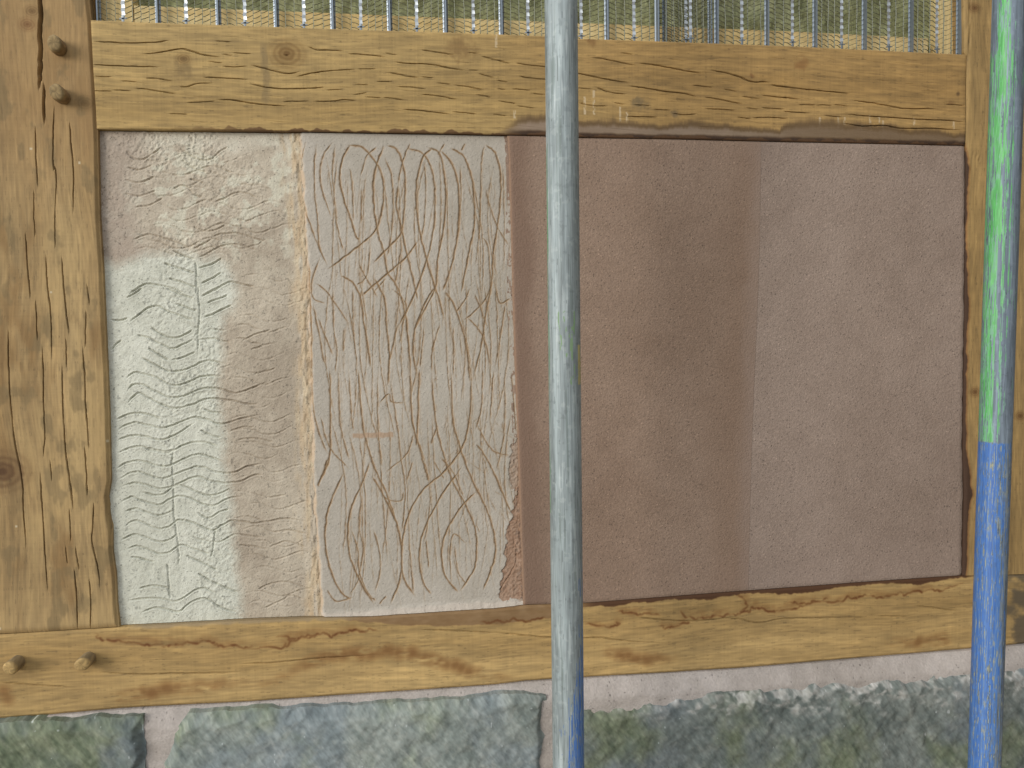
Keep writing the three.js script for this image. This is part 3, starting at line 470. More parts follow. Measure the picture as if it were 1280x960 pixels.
for (let k = 0; k < 300; k++) {                                  // stray hair scratches between the traced ones
  const x = rr(-0.42, -0.06), y = rr(1.22, 1.92), L = rr(0.03, 0.20), b = rr(-0.16, 0.16);
  scrF.line([[x, y], [x + b * L * 0.5, y - L * 0.5], [x + b * L * rr(0.6, 1.4), y - L]], 0.0009, rr(0.25, 0.6), { taper: 0.4, jit: 0.0005, rough: 0.7 });
}
for (let k = 0; k < 60; k++) {
  const x = rr(-0.22, -0.03), y = rr(1.25, 1.45), L = rr(0.015, 0.05), a = rr(0.5, 2.6);
  scrF.line([[x, y], [x + Math.cos(a) * L * 0.5, y - Math.sin(a) * L * 0.5], [x + Math.cos(a) * L, y - Math.sin(a) * L]], 0.0010, rr(0.3, 0.7), { taper: 0.4, jit: 0.0005, rough: 0.6 });
}
for (let k = 0; k < 54; k++) {                                   // long bowed strokes, top to bottom of each pass
  const row = k % 3, yt = [1.93, 1.74, 1.47][row] - rr(0, 0.05), L = rr(0.2, 0.34), x = -0.43 + (Math.floor(k / 3) + rr(0.1, 0.9)) / 18 * 0.36, bow = rr(-0.022, 0.022), sl = rr(-0.03, 0.03);
  scrF.line([[x, yt], [x + bow * 0.7 + sl * 0.25, yt - L * 0.25], [x + bow + sl * 0.5, yt - L * 0.5], [x + bow * 0.7 + sl * 0.75, yt - L * 0.75], [x + sl, yt - L]], 0.0011, rr(0.55, 0.95), { taper: 0.15, jit: 0.0006, rough: 0.5 });
}
const scrR = xAt(M([[-97,1963],[-95,1912],[-93,1724],[-91,1578],[-87,1385],[-84,1205],[-81,1084]]));
const bare = M([[-75,1325],[-91,1311],[-100,1266],[-111,1219],[-115,1169],[-126,1117],[-123,1105],[-80,1096]]);
const bareUp = M([[-75,1415],[-97,1392],[-104,1341],[-96,1308],[-75,1307]]);
const bar = M([[-387,1417],[-314,1414]]);
const scrBot = M([[-453,1097],[-382,1096],[-280,1099],[-162,1101],[-78,1102]]);
const isBare = (x, y) => { const wx = x + (fbm(x * 90, y * 90, 3) - 0.5) * 0.016, wy = y + (fbm(x * 70 + 4, y * 70, 3) - 0.5) * 0.016; return inPoly(bare, wx, wy) ? 1 : inPoly(bareUp, wx, wy) ? 0.55 : 0; };
const scrTex = paint(...scrRect, 0.0008, (x, y) => {
  const g = vn(x * 1000, y * 1000), m = fbm(x * 60, y * 60, 3), b = fbm(x * 8, y * 8 + 3, 3);
  let c = mix3([166, 159, 147], [183, 176, 165], clamp(0.5 + (b - 0.5) * 1.4 + (m - 0.5) * 0.7));
  c = mul3(c, 0.96 + 0.08 * g);
  const f = scrF.at(x, y), around = Math.max(scrF.at(x + 0.002, y), scrF.at(x - 0.002, y), scrF.at(x, y + 0.002));
  c = mix3(c, [164, 138, 112], clamp(around * 0.55) * ss(0.35, 0.6, fbm(x * 200, y * 110, 2)) * 0.8);
  c = mix3(c, mix3([120, 95, 66], [150, 124, 92], g), clamp(f * 1.3) * 0.92);
  const ba = isBare(x, y); if (ba) c = mix3(c, mix3([132, 100, 78], [168, 142, 122], fbm(x * 240, y * 240, 3)), ba * 0.9);
  if (x > bar[0][0] && x < bar[1][0]) c = mix3(c, [166, 140, 116], ss(0.006, 0.003, Math.abs(y - bar[0][1]) + (fbm(x * 150, y * 150) - 0.5) * 0.004) * 0.8);
  if (scrR(y) - x < (y > 1.84 ? 0.0055 : 0.009) && fbm(x * 230, y * 120 + 6, 3) > (y > 1.84 ? 0.25 : 0.6)) c = sand(x, y, [129, 108, 92], [145, 124, 108], 5).slice(0, 3);          // float coat mortar lapped over the edge: a strip at the top, scattered crumbs below
  c = mix3(c, [196, 170, 140], ss(0.006, 0.001, x - edgeX(y) + (fbm(x * 90, y * 60) - 0.5) * 0.01) * 0.7);
  c = mix3(c, [206, 196, 184], ss(0.002, -0.004, y - lerpTab(scrBot, 0, x) + (fbm(x * 60, y * 120) - 0.5) * 0.008) * 0.7);
  if (hash(Math.floor(x * 800), Math.floor(y * 800)) > 0.992) c = mul3(c, 0.75);
  return [...c, 0.5 * g + 0.5 * m];
});
mesh('scratch_coat', relief({ top: panTop, bot: panBot, left: y => edgeX(y) + (fbm(2, y * 70, 3) - 0.5) * 0.006, right: y => scrR(y) + 0.004, nu: 280, nv: 660, z: zS, depth: 0.05, rect: scrRect,
  h: (x, y, u) => -scrF.at(x, y) * 0.0018 + (fbm(x * 9, y * 9) - 0.5) * 0.003 + (fbm(x * 320, y * 320, 2) - 0.5) * 0.0007 - 0.004 * ss(0.006, 0, u * 0.36) + (isBare(x, y) ? -0.0015 + (fbm(x * 260, y * 260, 2) - 0.5) * 0.003 : 0) + 0.003 * ss(0.006, -0.002, y - lerpTab(scrBot, 0, x)) * fbm(x * 70, 2) }), skin(scrTex, 0.0008, 0.95), panel).userData.label = 'grey scratch coat scored with looping tan scratches';

// float coat and finish coat
const floatRect = [-0.14, 1.07, 0.46, 1.98], finRect = [0.33, 1.07, 0.84, 1.98];
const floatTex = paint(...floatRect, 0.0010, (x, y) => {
  let c = sand(x, y, [129, 108, 92], [145, 124, 108], 5);
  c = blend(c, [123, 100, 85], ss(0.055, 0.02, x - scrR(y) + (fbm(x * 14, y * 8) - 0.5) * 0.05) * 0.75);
  c = blend(c, [150, 122, 100], ss(0.004, 0.001, x - scrR(y)) * 0.8);
  c = blend(c, [126, 103, 86], ss(0.10, 0.02, finX(y) - x + (fbm(x * 9, y * 5) - 0.5) * 0.12) * 0.35);
  c = blend(c, [139, 120, 107], ss(0.035, -0.002, finX(y) - x + (fbm(x * 40, y * 18, 3) - 0.5) * 0.03) * 0.9);
  return c;
});
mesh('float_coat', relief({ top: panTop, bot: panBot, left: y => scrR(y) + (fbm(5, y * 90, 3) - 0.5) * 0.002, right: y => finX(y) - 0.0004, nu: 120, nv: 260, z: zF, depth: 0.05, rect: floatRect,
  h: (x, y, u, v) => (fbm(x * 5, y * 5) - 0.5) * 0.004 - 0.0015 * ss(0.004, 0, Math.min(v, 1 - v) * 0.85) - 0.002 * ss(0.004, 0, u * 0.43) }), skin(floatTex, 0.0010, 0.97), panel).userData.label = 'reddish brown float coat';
const finTex = paint(...finRect, 0.0010, (x, y) => sand(x, y, [133, 116, 104], [149, 132, 120], 11));
const rightEdge = y => lerpTab(rpostL, 1, y) - 0.0012 + (fbm(8, y * 55, 3) - 0.5) * 0.003;
mesh('finish_coat', relief({ top: panTop, bot: panBot, left: finX, right: rightEdge, nu: 130, nv: 260, z: zF, depth: 0.05, rect: finRect,
  h: (x, y, u, v) => (fbm(x * 5, y * 5) - 0.5) * 0.004 - 0.0015 * ss(0.004, 0, Math.min(v, 1 - v) * 0.85) - 0.0025 * ss(0.005, 0, (1 - u) * 0.4) }), skin(finTex, 0.0010, 0.97), panel).userData.label = 'paler pinkish grey finish coat';

// ---------------------------------------------------------------- infill above the rail: insulation, softwood battens, rib lath
const pineTex = (x0, y0, x1, y1, along, sd) => paint(x0, y0, x1, y1, 0.0015, (x, y) => {
  const s = along ? x : y, t = along ? y : x, r = fbm(s * 3 + sd, t * 70 + sd, 3), f = fbm(s * 30, t * 500, 2);
  return [...mul3(mix3([214, 186, 126], [240, 220, 166], clamp(0.5 + (r - 0.5) * 1.8)), 0.93 + 0.14 * f), f];
});
const yRail = x => lerpTab(railTop, 0, x) - 0.0015;
const batTop = yAt(M([[-834,2179],[-759,2178],[-427,2176],[-22,2173],[42,2173],[460,2170],[769,2165],[830,2164]]));
const flat = { nu: 60, nv: 6, depth: 0.04 };
const bt = pineTex(-0.85, 2.08, 0.85, 2.22, true, 3);
tag(mesh('softwood_batten', relief({ ...flat, top: batTop, bot: yRail, left: () => -0.745, right: () => 0.745, z: -0.037, rect: bt.rect, h: (x, y) => (fbm(x * 8, y * 20) - 0.5) * 0.002 }), skin(bt, 0.0004, 0.8)), 'pale softwood batten lying along the top of the oak rail behind the lath', 'batten');
const bl = pineTex(-0.85, 2.08, -0.74, 2.45, false, 8);
tag(mesh('softwood_batten', relief({ ...flat, top: () => 2.42, bot: yRail, left: () => -0.80, right: () => -0.747, nu: 8, nv: 40, z: -0.036, rect: bl.rect }), skin(bl, 0.0004, 0.8)), 'upright softwood batten behind the lath, against the pegged oak post', 'batten');
const br = pineTex(0.74, 2.08, 0.85, 2.45, false, 15);
tag(mesh('softwood_batten', relief({ ...flat, top: () => 2.42, bot: yRail, left: xAt(M([[768,2363],[768,2162],[767,2147]])), right: () => 0.802, nu: 8, nv: 40, z: -0.035, rect: br.rect }), skin(br, 0.0004, 0.8)), 'upright softwood batten behind the lath, beside the post with the painted pole', 'batten');
const insTex = paint(-0.82, 2.06, 0.84, 2.46, 0.0014, (x, y) => {
  const a = fbm(x * 60, y * 26, 4), f = fbm(x * 420, y * 120, 2), g = fbm(x * 120 + 9, y * 420, 2), b = fbm(x * 8, y * 8, 3);
  return [...mul3(mix3([124, 128, 92], [168, 170, 130], clamp(0.5 + (a - 0.5) * 1.3 + (b - 0.5))), 0.78 + 0.22 * f + 0.22 * g), f * 0.5 + g * 0.5];
});
tag(mesh('insulation_slab', relief({ top: () => 2.42, bot: x => yRail(x), left: () => -0.80, right: () => 0.80, nu: 300, nv: 80, z: -0.068, depth: 0.08, rect: insTex.rect, h: (x, y) => (fbm(x * 45, y * 30, 4) - 0.5) * 0.018 }), skin(insTex, 0.003, 1)), 'fibrous olive green insulation slab behind the metal lath', 'insulation');
// the rest of the wall, beyond the two posts
const limeTex = paint(0, 0, 1.6, 1.6, 0.002, (x, y) => sand(x, y, [150, 140, 126], [172, 162, 148], 31));
for (const t of [limeTex.map, limeTex.bump]) { t.wrapS = t.wrapT = THREE.RepeatWrapping; }
setting(mesh('wall_left', boxUV(1.7, 3.0, 0.15, -1.925, 1.5, -0.095), skin(limeTex, 0.001, 0.95)));
setting(mesh('wall_right', boxUV(0.77, 3.0, 0.15, 1.51, 1.5, -0.095), skin(limeTex, 0.001, 0.95)));
setting(mesh('wall_lining', boxUV(2.3, 1.5, 0.02, 0, 1.7, -0.19), new THREE.MeshStandardMaterial({ color: 0x8a7a60, roughness: 0.9 })));

const zinc = new THREE.MeshStandardMaterial({ color: 0xc2c9cf, metalness: 0.7, roughness: 0.4 });
const zincRib = new THREE.MeshStandardMaterial({ color: 0x8a949e, metalness: 0.7, roughness: 0.4 });
const zincDull = new THREE.MeshStandardMaterial({ color: 0x8d959b, metalness: 0.75, roughness: 0.5 });
const wireMat = new THREE.MeshStandardMaterial({ color: 0x777a6c, metalness: 0.5, roughness: 0.55 });
const zL = -0.022, lathTop = 2.40;
function ribbon(list, pts, w, n = 1) {                           // thin metal strip along pts with its width axis w (Vector3)
  const pos = [], idx = [], uv = [];
  pts.forEach((p, i) => { const t = 0.0004; for (const [s, q] of [[-1, t], [1, t], [1, -t], [-1, -t]]) { pos.push(p[0] + w[0] * s, p[1] + w[1] * s, p[2] + w[2] * s + q); uv.push(i, s); } });
  for (let i = 0; i < pts.length - 1; i++) for (let k = 0; k < 4; k++) { const a = i * 4 + k, b = i * 4 + (k + 1) % 4; idx.push(a, b, b + 4, a, b + 4, a + 4); }
  list.push(geomFrom(pos, uv, idx));
}
function mainRib(x, w, y0) {                                    // folded V rib: two flanges and a ridge towards us
  const pr = [[-w, -0.002], [-w * 0.55, -0.001], [-w * 0.28, 0.006], [w * 0.28, 0.006], [w * 0.55, -0.001], [w, -0.002]], pos = [], uv = [], idx = [], n = pr.length;
  const ys = [y0, lathTop];
  for (const y of ys) { for (const [a, b] of pr) { pos.push(x + a, y, zL + b); uv.push(a, y); } for (const [a, b] of pr) { pos.push(x + a, y, zL + b - 0.001); uv.push(a, y); } }
  const N = 2 * n;
  for (let i = 0; i < n - 1; i++) { idx.push(i, i + 1, N + i + 1, i, N + i + 1, N + i); idx.push(n + i, N + n + i + 1, n + i + 1, n + i, N + n + i, N + n + i + 1); }
  idx.push(0, N, N + n, 0, N + n, n); idx.push(n - 1, n + n - 1, N + n + n - 1, n - 1, N + n + n - 1, N + n - 1);
  const g = geomFrom(pos, uv, idx).toNonIndexed(); g.computeVertexNormals(); return g;
}
function twistStrip(x, y0, sd) {                                 // punched minor rib: facets tip left and right in turn
  const pos = [], uv = [], idx = []; let y = y0, k = 0;
  const add = (a, b, c, d) => { const i = pos.length / 3; for (const p of [a, b, c, d]) { pos.push(...p); uv.push(0, 0); } idx.push(i, i + 1, i + 2, i, i + 2, i + 3); };
  while (y < lathTop) {
    const s = k % 2 ? 1 : -1, h = 0.0060, w = 0.0027 + 0.0006 * hash(k, sd * 7 + 1), o = 0.0005 * s, t = 0.0007 * s * (0.5 + hash(k, sd)), z = zL + 0.003;
    add([x - w + o, y, z - t], [x + w + o, y, z + t], [x + w * 0.85, y + h, z + t * 0.5 + 0.0008], [x - w * 0.85, y + h, z - t * 0.5 + 0.0008]);
    y += h; k++;
  }
  return geomFrom(pos, uv, idx);
}
function clip(x, y) { const l = []; ribbon(l, [[x - 0.006, y, zL + 0.005], [x + 0.006, y + 0.001, zL + 0.005]], [0, 0.0012, 0]); ribbon(l, [[x, y - 0.010, zL + 0.005], [x, y + 0.006, zL + 0.005]], [0.0022, 0, 0]); return mergeGeometries(l); }
function lathSheet(mains, minors, x0, x1, dz, label) {
  const g = group('rib_lath_sheet'); g.position.z = dz;
  const bot = x => yRail(x) + 0.001;
  for (const [x, w] of mains) mesh('rib', mainRib(x, w, bot(x)), zincRib, g);
  minors.forEach((x, i) => { const r = mesh('punched_strip', twistStrip(x, bot(x) + 0.012, i), zinc, g); mesh('clip', clip(x, bot(x) + 0.011), zincDull, r); });
  // expanded herringbone strands between the ribs
  const list = [], cols = [...mains.map(m => m[0]), ...minors].sort((a, b) => a - b);
  for (let i = 0; i < cols.length - 1; i++) {
    const a = cols[i], b = cols[i + 1], n = Math.max(1, Math.round((b - a) / 0.0145)), dir = i % 2 ? 1 : -1;
    if (b - a < 0.008) continue;
    for (let k = 1; k < n; k++) { const x = mix(a, b, k / n); const pts = []; for (let y = bot(x), q = 0; y < lathTop; y += 0.025, q++) pts.push([x + (hash(q, i * 7 + k) - 0.5) * 0.0016, y, zL + (hash(q, k + i) - 0.5) * 0.002]); ribbon(list, pts, [0.0006, 0, 0.0005]); }
    for (let k = 0; k < n; k++) {
      const xa = mix(a, b, k / n), xb = mix(a, b, (k + 1) / n), sl = dir * 0.0055;
      for (let y = bot(xa) + 0.003; y < lathTop - 0.01; y += 0.0092) { const j = (hash(Math.round(y * 5000), k + i * 9) - 0.5) * 0.0012; ribbon(list, [[xa, y + (sl < 0 ? 0 : 0) + j, zL], [mix(xa, xb, 0.45), y + sl * 0.25 + j, zL + 0.001], [xb, y + sl, zL]], [0, 0.0003, 0.0005]); }
    }
  }
  const m = mesh('mesh_strands', mergeGeometries(list), wireMat, g); m.userData.kind = 'stuff';
  return tag(g, label, 'metal lath');
}
const ribX = M([[-800,2152],[-702,2150],[-601,2148],[-502,2148],[-404,2147],[-304,2146],[-204,2143],[-102,2141],[-2,2142],[95,2144],[206,2141],[294,2141]]).map(p => p[0]);
const minX = M([[-758,2154],[-654,2152],[-555,2149],[-454,2150],[-355,2149],[-256,2147],[-154,2145],[-54,2142],[45,2142],[145,2142],[245,2141]]).map(p => p[0]);
const ribX2 = M([[189,2140],[304,2139],[403,2136],[499,2133],[599,2129],[695,2129],[795,2128]]).map(p => p[0]);
const minX2 = M([[251,2139],[351,2137],[451,2134],[550,2132],[646,2131],[746,2129]]).map(p => p[0]);
lathSheet(ribX.map((x, i) => [x, i === 0 ? 0.004 : 0.0048]), minX, -0.8, 0.25, 0, 'galvanised rib lath sheet reaching from the pegged oak post past the grey pole');
lathSheet(ribX2.map(x => [x, 0.0048]), minX2, 0.2, 0.8, 0.0075, 'galvanised rib lath sheet overlapping the other and ending at the post behind the painted pole');

// ---------------------------------------------------------------- stone plinth
const plinth = group('stone_plinth');
tag(plinth, 'low wall of mossy grey stone blocks with pinkish mortar under the oak sill', 'stone wall');
const mortarRect = [-1.5, 0, 1.5, 1.0];
const zStone = 0.034;
const mortarTex = paint(...mortarRect, 0.0016, (x, y) => {
  const g = vn(x * 600, y * 600), m = fbm(x * 40, y * 40, 4), b = fbm(x * 7, y * 7, 3);
  let c = mix3([156, 148, 141], [182, 174, 168], clamp(0.5 + (b - 0.5) * 1.4 + (m - 0.5)));
  if (hash(Math.floor(x * 520), Math.floor(y * 520)) > 0.994) c = mul3(c, 0.72);
  return [...mul3(c, 0.94 + 0.12 * g), 0.5 * g + 0.5 * m];
});
mesh('mortar', relief({ top: x => lerpTab(sillBot, 0, x) - 0.0008, bot: () => -0.02, left: () => -1.4, right: () => 1.4, nu: 420, nv: 300, z: 0, depth: 0.2, rect: mortarRect,
  h: (x, y) => { const d = lerpTab(sillBot, 0, x) - y; return 0.004 + ss(0, 0.035, d) * 0.018 + (fbm(x * 30, y * 30, 4) - 0.5) * 0.006; } }), skin(mortarTex, 0.0015, 0.97), plinth);
function stoneSkin(rect, sd, green, crust, lum) {
  return skin(paint(...rect, 0.0016, (x, y) => {
    const p = x * 0.8 + y * 0.6, q = y * 0.8 - x * 0.6;                     // tooling and weather streaks run on the slant
    const a = fbm(x * 9 + sd, y * 8, 5), b = fbm(p * 120 + sd, q * 34, 4), g = fbm(p * 420, q * 150 + sd, 2), d = fbm(x * 9 + sd, y * 7 + sd, 4), m = fbm(x * 28 + sd, y * 24, 4);
    let c = mix3([82, 90, 87], [142, 147, 142], clamp(0.52 + (b - 0.5) * 0.8 + (m - 0.5) * 0.7 - green * 0.3));
    c = mix3(c, [98, 108, 122], ss(0.5, 0.7, d) * 0.3);
    c = mix3(c, mix3([72, 82, 62], [112, 118, 94], clamp(b * 1.4 - 0.2)), clamp(ss(0.6 - green * 0.32, 1.0 - green * 0.32, a + (m - 0.5) * 0.4) * 0.85));
    c = mix3(c, [158, 156, 146], ss(0.6, 0.74, fbm(x * 95 + 4, y * 85 + sd, 3)) * 0.15);
    const f = fbm(x * 150 + sd, y * 70, 2); if (f > 0.9) c = mix3(c, [196, 202, 204], 0.5);
    if (crust) { const e = rect[3] - 0.04 - y, k = ss(0.055, 0.0, e + (fbm(x * 34, y * 60, 4) - 0.5) * 0.10); c = mix3(c, mix3([150, 146, 140], [206, 204, 200], clamp(fbm(x * 120, y * 120, 3) * 1.6 - 0.3)), k * 0.75 * ss(0.35, 0.6, fbm(x * 70, y * 90 + 3, 3))); }
    return [...mul3(c, (0.9 + 0.2 * g) * lum), 0.4 * g + 0.6 * b];
  }), 0.0022, 0.95);
}
let stoneN = 0;
function stone({ top, left, right, bot = 0, crust = 0, green = 0.5, lum = 1, nu = 200, nv = 110, label }) {
  const sd = 13.7 * ++stoneN, L = xAt(left), R = xAt(right), T = yAt(top);
  const ym = typeof bot === 'function' ? bot(0) : bot, rect = [Math.min(...left.map(p => p[0])) - 0.04, ym - 0.05, Math.max(...right.map(p => p[0])) + 0.04, Math.max(...top.map(p => p[1])) + 0.04];
  const wob = (a, b) => (fbm(a * 26 + sd, b + sd, 3) - 0.5) * 0.012 + (fbm(a * 70 + sd, b * 3 + sd, 3) - 0.5) * 0.004;
  const m = mesh('stone', relief({ top: x => T(x) + wob(x, 1), bot: x => ym + wob(x, 2), left: y => L(y) + wob(y, 3), right: y => R(y) + wob(y, 4), nu, nv, z: zStone, depth: 0.1, rect,
    h: (x, y, u, v) => { const w = R(y) - L(y), hh = T(x) - ym, e = Math.min(u * w, (1 - u) * w, v * hh, (1 - v) * hh); return -0.014 * (1 - ss(0, 0.018, e + (fbm(x * 40, y * 40, 3) - 0.5) * 0.02)) + (fbm(x * 9 + sd, y * 9, 3) - 0.5) * 0.014 + (fbm(x * 45, y * 45 + sd, 3) - 0.5) * 0.008 + (fbm(x * 140, y * 140 + sd, 2) - 0.5) * 0.0015; } }), stoneSkin(rect, sd, green, crust, lum), plinth);
  if (label) m.userData.label = label;
}
const courseY = 0.58;
stone({ top: M([[-1390,950],[-1112,948],[-986,944],[-935,947],[-858,942],[-792,942],[-756,939]]), left: [[-1.38, 0.6], [-1.37, 0.9]], right: M([[-757,939],[-752,895],[-756,852],[-762,652]]), bot: courseY, green: 0.8, lum: 1.12, label: 'green mossy block left of the wide pink joint' });
stone({ top: M([[-722,941],[-684,941],[-565,941],[-454,935],[-370,935],[-227,935],[-139,935],[-45,930]]), left: M([[-682,942],[-704,908],[-725,857],[-734,793],[-742,650]]), right: M([[-47,933],[-46,854],[-48,581]]), bot: courseY, green: 0.3, lum: 1.22 });
stone({ top: M([[-36,899],[39,893],[131,899],[224,907],[287,909],[382,913],[544,911],[804,908],[916,913],[1497,908]]), left: M([[-30,913],[-34,853],[-35,579]]), right: [[1.12, 0.5], [1.13, 0.95]], bot: courseY, green: 0.65, lum: 1.06, crust: 1, nu: 380 });
stone({ top: [[1.1, 0.93], [1.4, 0.935]], left: [[1.155, 0.5], [1.15, 0.95]], right: [[1.39, 0.5], [1.39, 0.95]], bot: courseY, green: 0.5, nu: 50 });
for (const [a, b] of [[-1.39, -0.95], [-0.935, -0.3], [-0.28, 0.22], [0.24, 0.86], [0.88, 1.39]]) stone({ top: [[a, courseY - 0.02], [b, courseY - 0.022]], left: [[a, 0], [a + 0.004, 0.6]], right: [[b, 0], [b - 0.003, 0.6]], bot: 0.29, green: 0.6, nu: 60, nv: 40 });
for (const [a, b] of [[-1.39, -1.1], [-1.08, -0.55], [-0.53, 0.02], [0.04, 0.6], [0.62, 1.1], [1.12, 1.39]]) stone({ top: [[a, 0.27], [b, 0.272]], left: [[a, 0], [a + 0.004, 0.6]], right: [[b, 0], [b - 0.003, 0.6]], bot: 0.005, green: 0.7, nu: 60, nv: 40 });

// ---------------------------------------------------------------- scaffold poles
const R = 0.02415;
function poleSkin(x, z, y0, y1, fn) {                            // u runs round the tube from the side that faces the photographer
  const w = 256, h = 2048, c = new Uint8Array(w * h * 4), r = new Uint8Array(w * h * 4), mt = new Uint8Array(w * h * 4);
  for (let j = 0; j < h; j++) for (let i = 0; i < w; i++) {
    const k = (j * w + i) * 4, a = ((i + 0.5) / w - 0.5) * Math.PI * 2, y = mix(y0, y1, (j + 0.5) / h), q = fn(a, y);
    for (let s = 0; s < 3; s++) { c[k + s] = clamp(q[s], 0, 255); }
    r[k] = r[k + 1] = r[k + 2] = clamp(q[3]) * 255; mt[k] = mt[k + 1] = mt[k + 2] = clamp(q[4]) * 255; c[k + 3] = r[k + 3] = mt[k + 3] = 255;
  }
  const mk = (d, col) => { const t = new THREE.DataTexture(d, w, h); t.magFilter = t.minFilter = THREE.LinearFilter; t.wrapS = THREE.RepeatWrapping; if (col) t.colorSpace = THREE.SRGBColorSpace; t.needsUpdate = true; return t; };
  return new THREE.MeshStandardMaterial({ map: mk(c, true), roughnessMap: mk(r), metalnessMap: mk(mt), roughness: 1, metalness: 1 });
}
function zincCol(a, y, sd) {
  const s = fbm(a * 9 + sd, y * 3, 3), f = vn(a * 60 + sd, y * 26), b = fbm(a * 2.5 + sd, y * 9, 4), m = fbm(a * 14, y * 60 + sd, 3);
  let k = 0.86 + (s - 0.5) * 0.2 + (f - 0.5) * 0.14 + (b - 0.5) * 0.3 + (m - 0.5) * 0.18;
  let c = mul3([172, 184, 186], k);
  c = mix3(c, [196, 206, 206], ss(0.62, 0.78, fbm(a * 5 + sd, y * 14 + 3, 4)) * 0.5);
  c = mix3(c, [92, 104, 98], ss(0.6, 0.74, fbm(a * 12 + 5, y * 12 + sd, 4)) * 0.4);
  if (vn(a * 50, y * 34 + sd) > 0.965) c = mul3(c, 0.6);
  const sc = fbm(a * 3 + sd, y * 130, 3); if (sc > 0.7) c = mix3(c, [188, 196, 194], 0.25); else if (sc < 0.28) c = mul3(c, 0.93);
  return [...c, 0.5 + 0.25 * m, 0.38];
}
const paintOn = (q, col, rough) => [col[0], col[1], col[2], rough, 0];
function tube(x0, y0, x1, y1, z, mat) {                          // hollow tube from foot to head, leaning very slightly
  const ri = R - 0.004, prof = [[ri, 0], [R - 0.0006, 0], [R, 0.0006]]; for (let i = 1; i < 24; i++) prof.push([R, i / 24]); prof.push([R, 1 - 0.0006], [R - 0.0006, 1], [ri, 1], [ri, 0]);
  const L = Math.hypot(x1 - x0, y1 - y0), g = new THREE.LatheGeometry(prof.map(p => new THREE.Vector2(p[0], p[1] * L)), 64);
  const uv = g.attributes.uv, ps = g.attributes.position;
  for (let i = 0; i < uv.count; i++) uv.setY(i, clamp(ps.getY(i) / L));
  g.rotateY(Math.PI + Math.atan2(CAM.pos[0] - (x0 + x1) / 2, CAM.pos[2] - z));
  g.rotateZ(Math.atan2(x0 - x1, y1 - y0)); g.translate(x0, y0, z);
  return g;
}
function basePlate(x, z, parent) { const s = new THREE.Shape(); const q = 0.075; s.moveTo(-q, -q); s.lineTo(q, -q); s.lineTo(q, q); s.lineTo(-q, q); s.closePath(); const g = new THREE.ExtrudeGeometry(s, { depth: 0.006, bevelEnabled: true, bevelSize: 0.001, bevelThickness: 0.001, bevelSegments: 1 }); g.rotateX(-Math.PI / 2); g.translate(x, 0.002, z); mesh('base_plate', g, zincDull, parent); }
const footTop = 3.2;
function poleLine(p) { const [a, b] = M(p), k = (a[0] - b[0]) / (a[1] - b[1]), X = y => a[0] + (y - a[1]) * k; return [X(0.01), X(footTop)]; }
const yPix = M([[-53,2081],[-56,1872],[-36,1576],[-37,1516],[-39,1323],[-41,1175],[-43,1039],[-44,977],[-44,927],[657,2056],[658,1408],[651,869]]).map(p => p[1]);
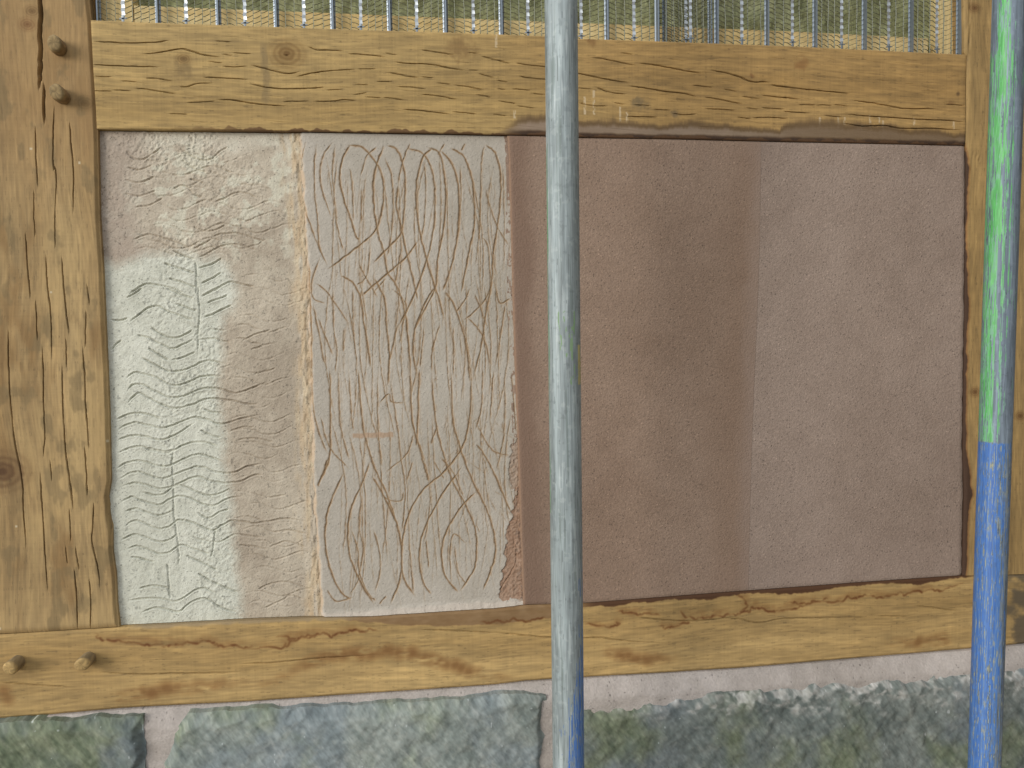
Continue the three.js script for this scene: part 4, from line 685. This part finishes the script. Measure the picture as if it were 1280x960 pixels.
{
  const [xa, xb] = poleLine([[-52,2081],[-56,927]]);
  const g = group('scaffold_pole');
  const m = poleSkin(xa, 0.29, 0.01, footTop, (a, y) => {
    let q = zincCol(a, y, 3.3);
    const e = fbm(a * 9, y * 28, 4), st = vn(a * 40, y * 5);
    // blue paint, thick at the foot, brushed out upwards on one side; traces of green and a cream splash
    const lim = mix(-0.15, 1.35, ss(yPix[8] - 0.05, yPix[5] + 0.02, y)) + ss(yPix[5], yPix[4] + 0.1, y) * 0.6 + (e - 0.5) * 1.6 + (st - 0.5) * 0.9;
    const chip = fbm(a * 24 + 3, y * 55, 3);
    if ((a > lim && a < 2.6 && chip < 0.6) || (y < yPix[8] - 0.12 && e > 0.35)) q = paintOn(q, mul3(mix3([58, 100, 172], [98, 134, 184], st), 0.8 + 0.4 * chip), 0.5);
    if (y < yPix[2] && y > yPix[3] && a > 0.95 && a < 1.8 && e > 0.4) q = paintOn(q, mul3([170, 160, 110], 0.85 + 0.3 * e), 0.7);
    if (a < -1.15 && a > -2.2 && y < yPix[1] && y > yPix[4] && fbm(a * 20, y * 12 + 9, 3) > 0.56) q = paintOn(q, mul3([96, 140, 96], 0.8 + 0.4 * e), 0.6);
    if (y > yPix[3] && y < yPix[2] + 0.05 && a > -0.4 && a < 0.8 && fbm(a * 6, y * 50, 3) > 0.66) q = paintOn(q, [120, 146, 112], 0.6);
    return q;
  });
  mesh('tube', tube(xa, 0.01, xb, footTop, 0.29, m), m, g); basePlate(xa, 0.29, g);
  tag(g, 'grey galvanised scaffold pole with blue paint low down, in front of the brown plaster', 'scaffold pole', 'scaffold poles');
}
{
  const [xa, xb] = poleLine([[666,2106],[637,870]]);
  const g = group('scaffold_pole');
  const m = poleSkin(xa, 0.29, 0.01, footTop, (a, y) => {
    let q = zincCol(a, y, 8.1); q = [q[0] * 0.8, q[1] * 0.83, q[2] * 0.9, q[3], q[4]];
    const e = fbm(a * 8 + 2, y * 30, 4), f = fbm(a * 26, y * 70, 3), st = vn(a * 22 + 3, y * 3);
    if (y > yPix[10] && y < yPix[9] + (e - 0.5) * 0.12 + (Math.abs(a + 0.3) < 0.4 ? 0.05 : -0.03)) {
      const r = 0.08 + (e - 0.5) * 1.9 + (st - 0.5) * 1.3 - ss(yPix[10] + 0.25, yPix[10] + 0.05, y) * 0.15;
      if (a < r && a > -2.4 && !(f > 0.56 && e < 0.6) && !(a < -0.6 && fbm(a * 18 + 7, y * 34, 3) > 0.52)) q = paintOn(q, mul3(mix3([70, 160, 76], [122, 186, 128], fbm(a * 5, y * 16, 3)), 0.8 + 0.4 * f), 0.55);
      else if (a < r + 0.25 && a > -1 && f > 0.55) q = paintOn(q, [120, 170, 140], 0.55);
    }
    if (y <= yPix[10] + (f - 0.5) * 0.01) {
      const r = 0.8 + (st - 0.5) * 0.9 + (e - 0.5) * 1.6;
      if (a < r && a > -2.6 && !(f > 0.62)) q = paintOn(q, mul3(mix3([56, 100, 172], [92, 132, 188], st), 0.8 + 0.4 * f), 0.5);
      else if (f > 0.72) q = paintOn(q, [150, 152, 132], 0.7);
    }
    return q;
  });
  mesh('tube', tube(xa, 0.01, xb, footTop, 0.29, m), m, g); basePlate(xa, 0.29, g);
  tag(g, 'scaffold pole painted flaking green above and blue below, in front of an oak post', 'scaffold pole', 'scaffold poles');
}

renderer.render(scene, camera);
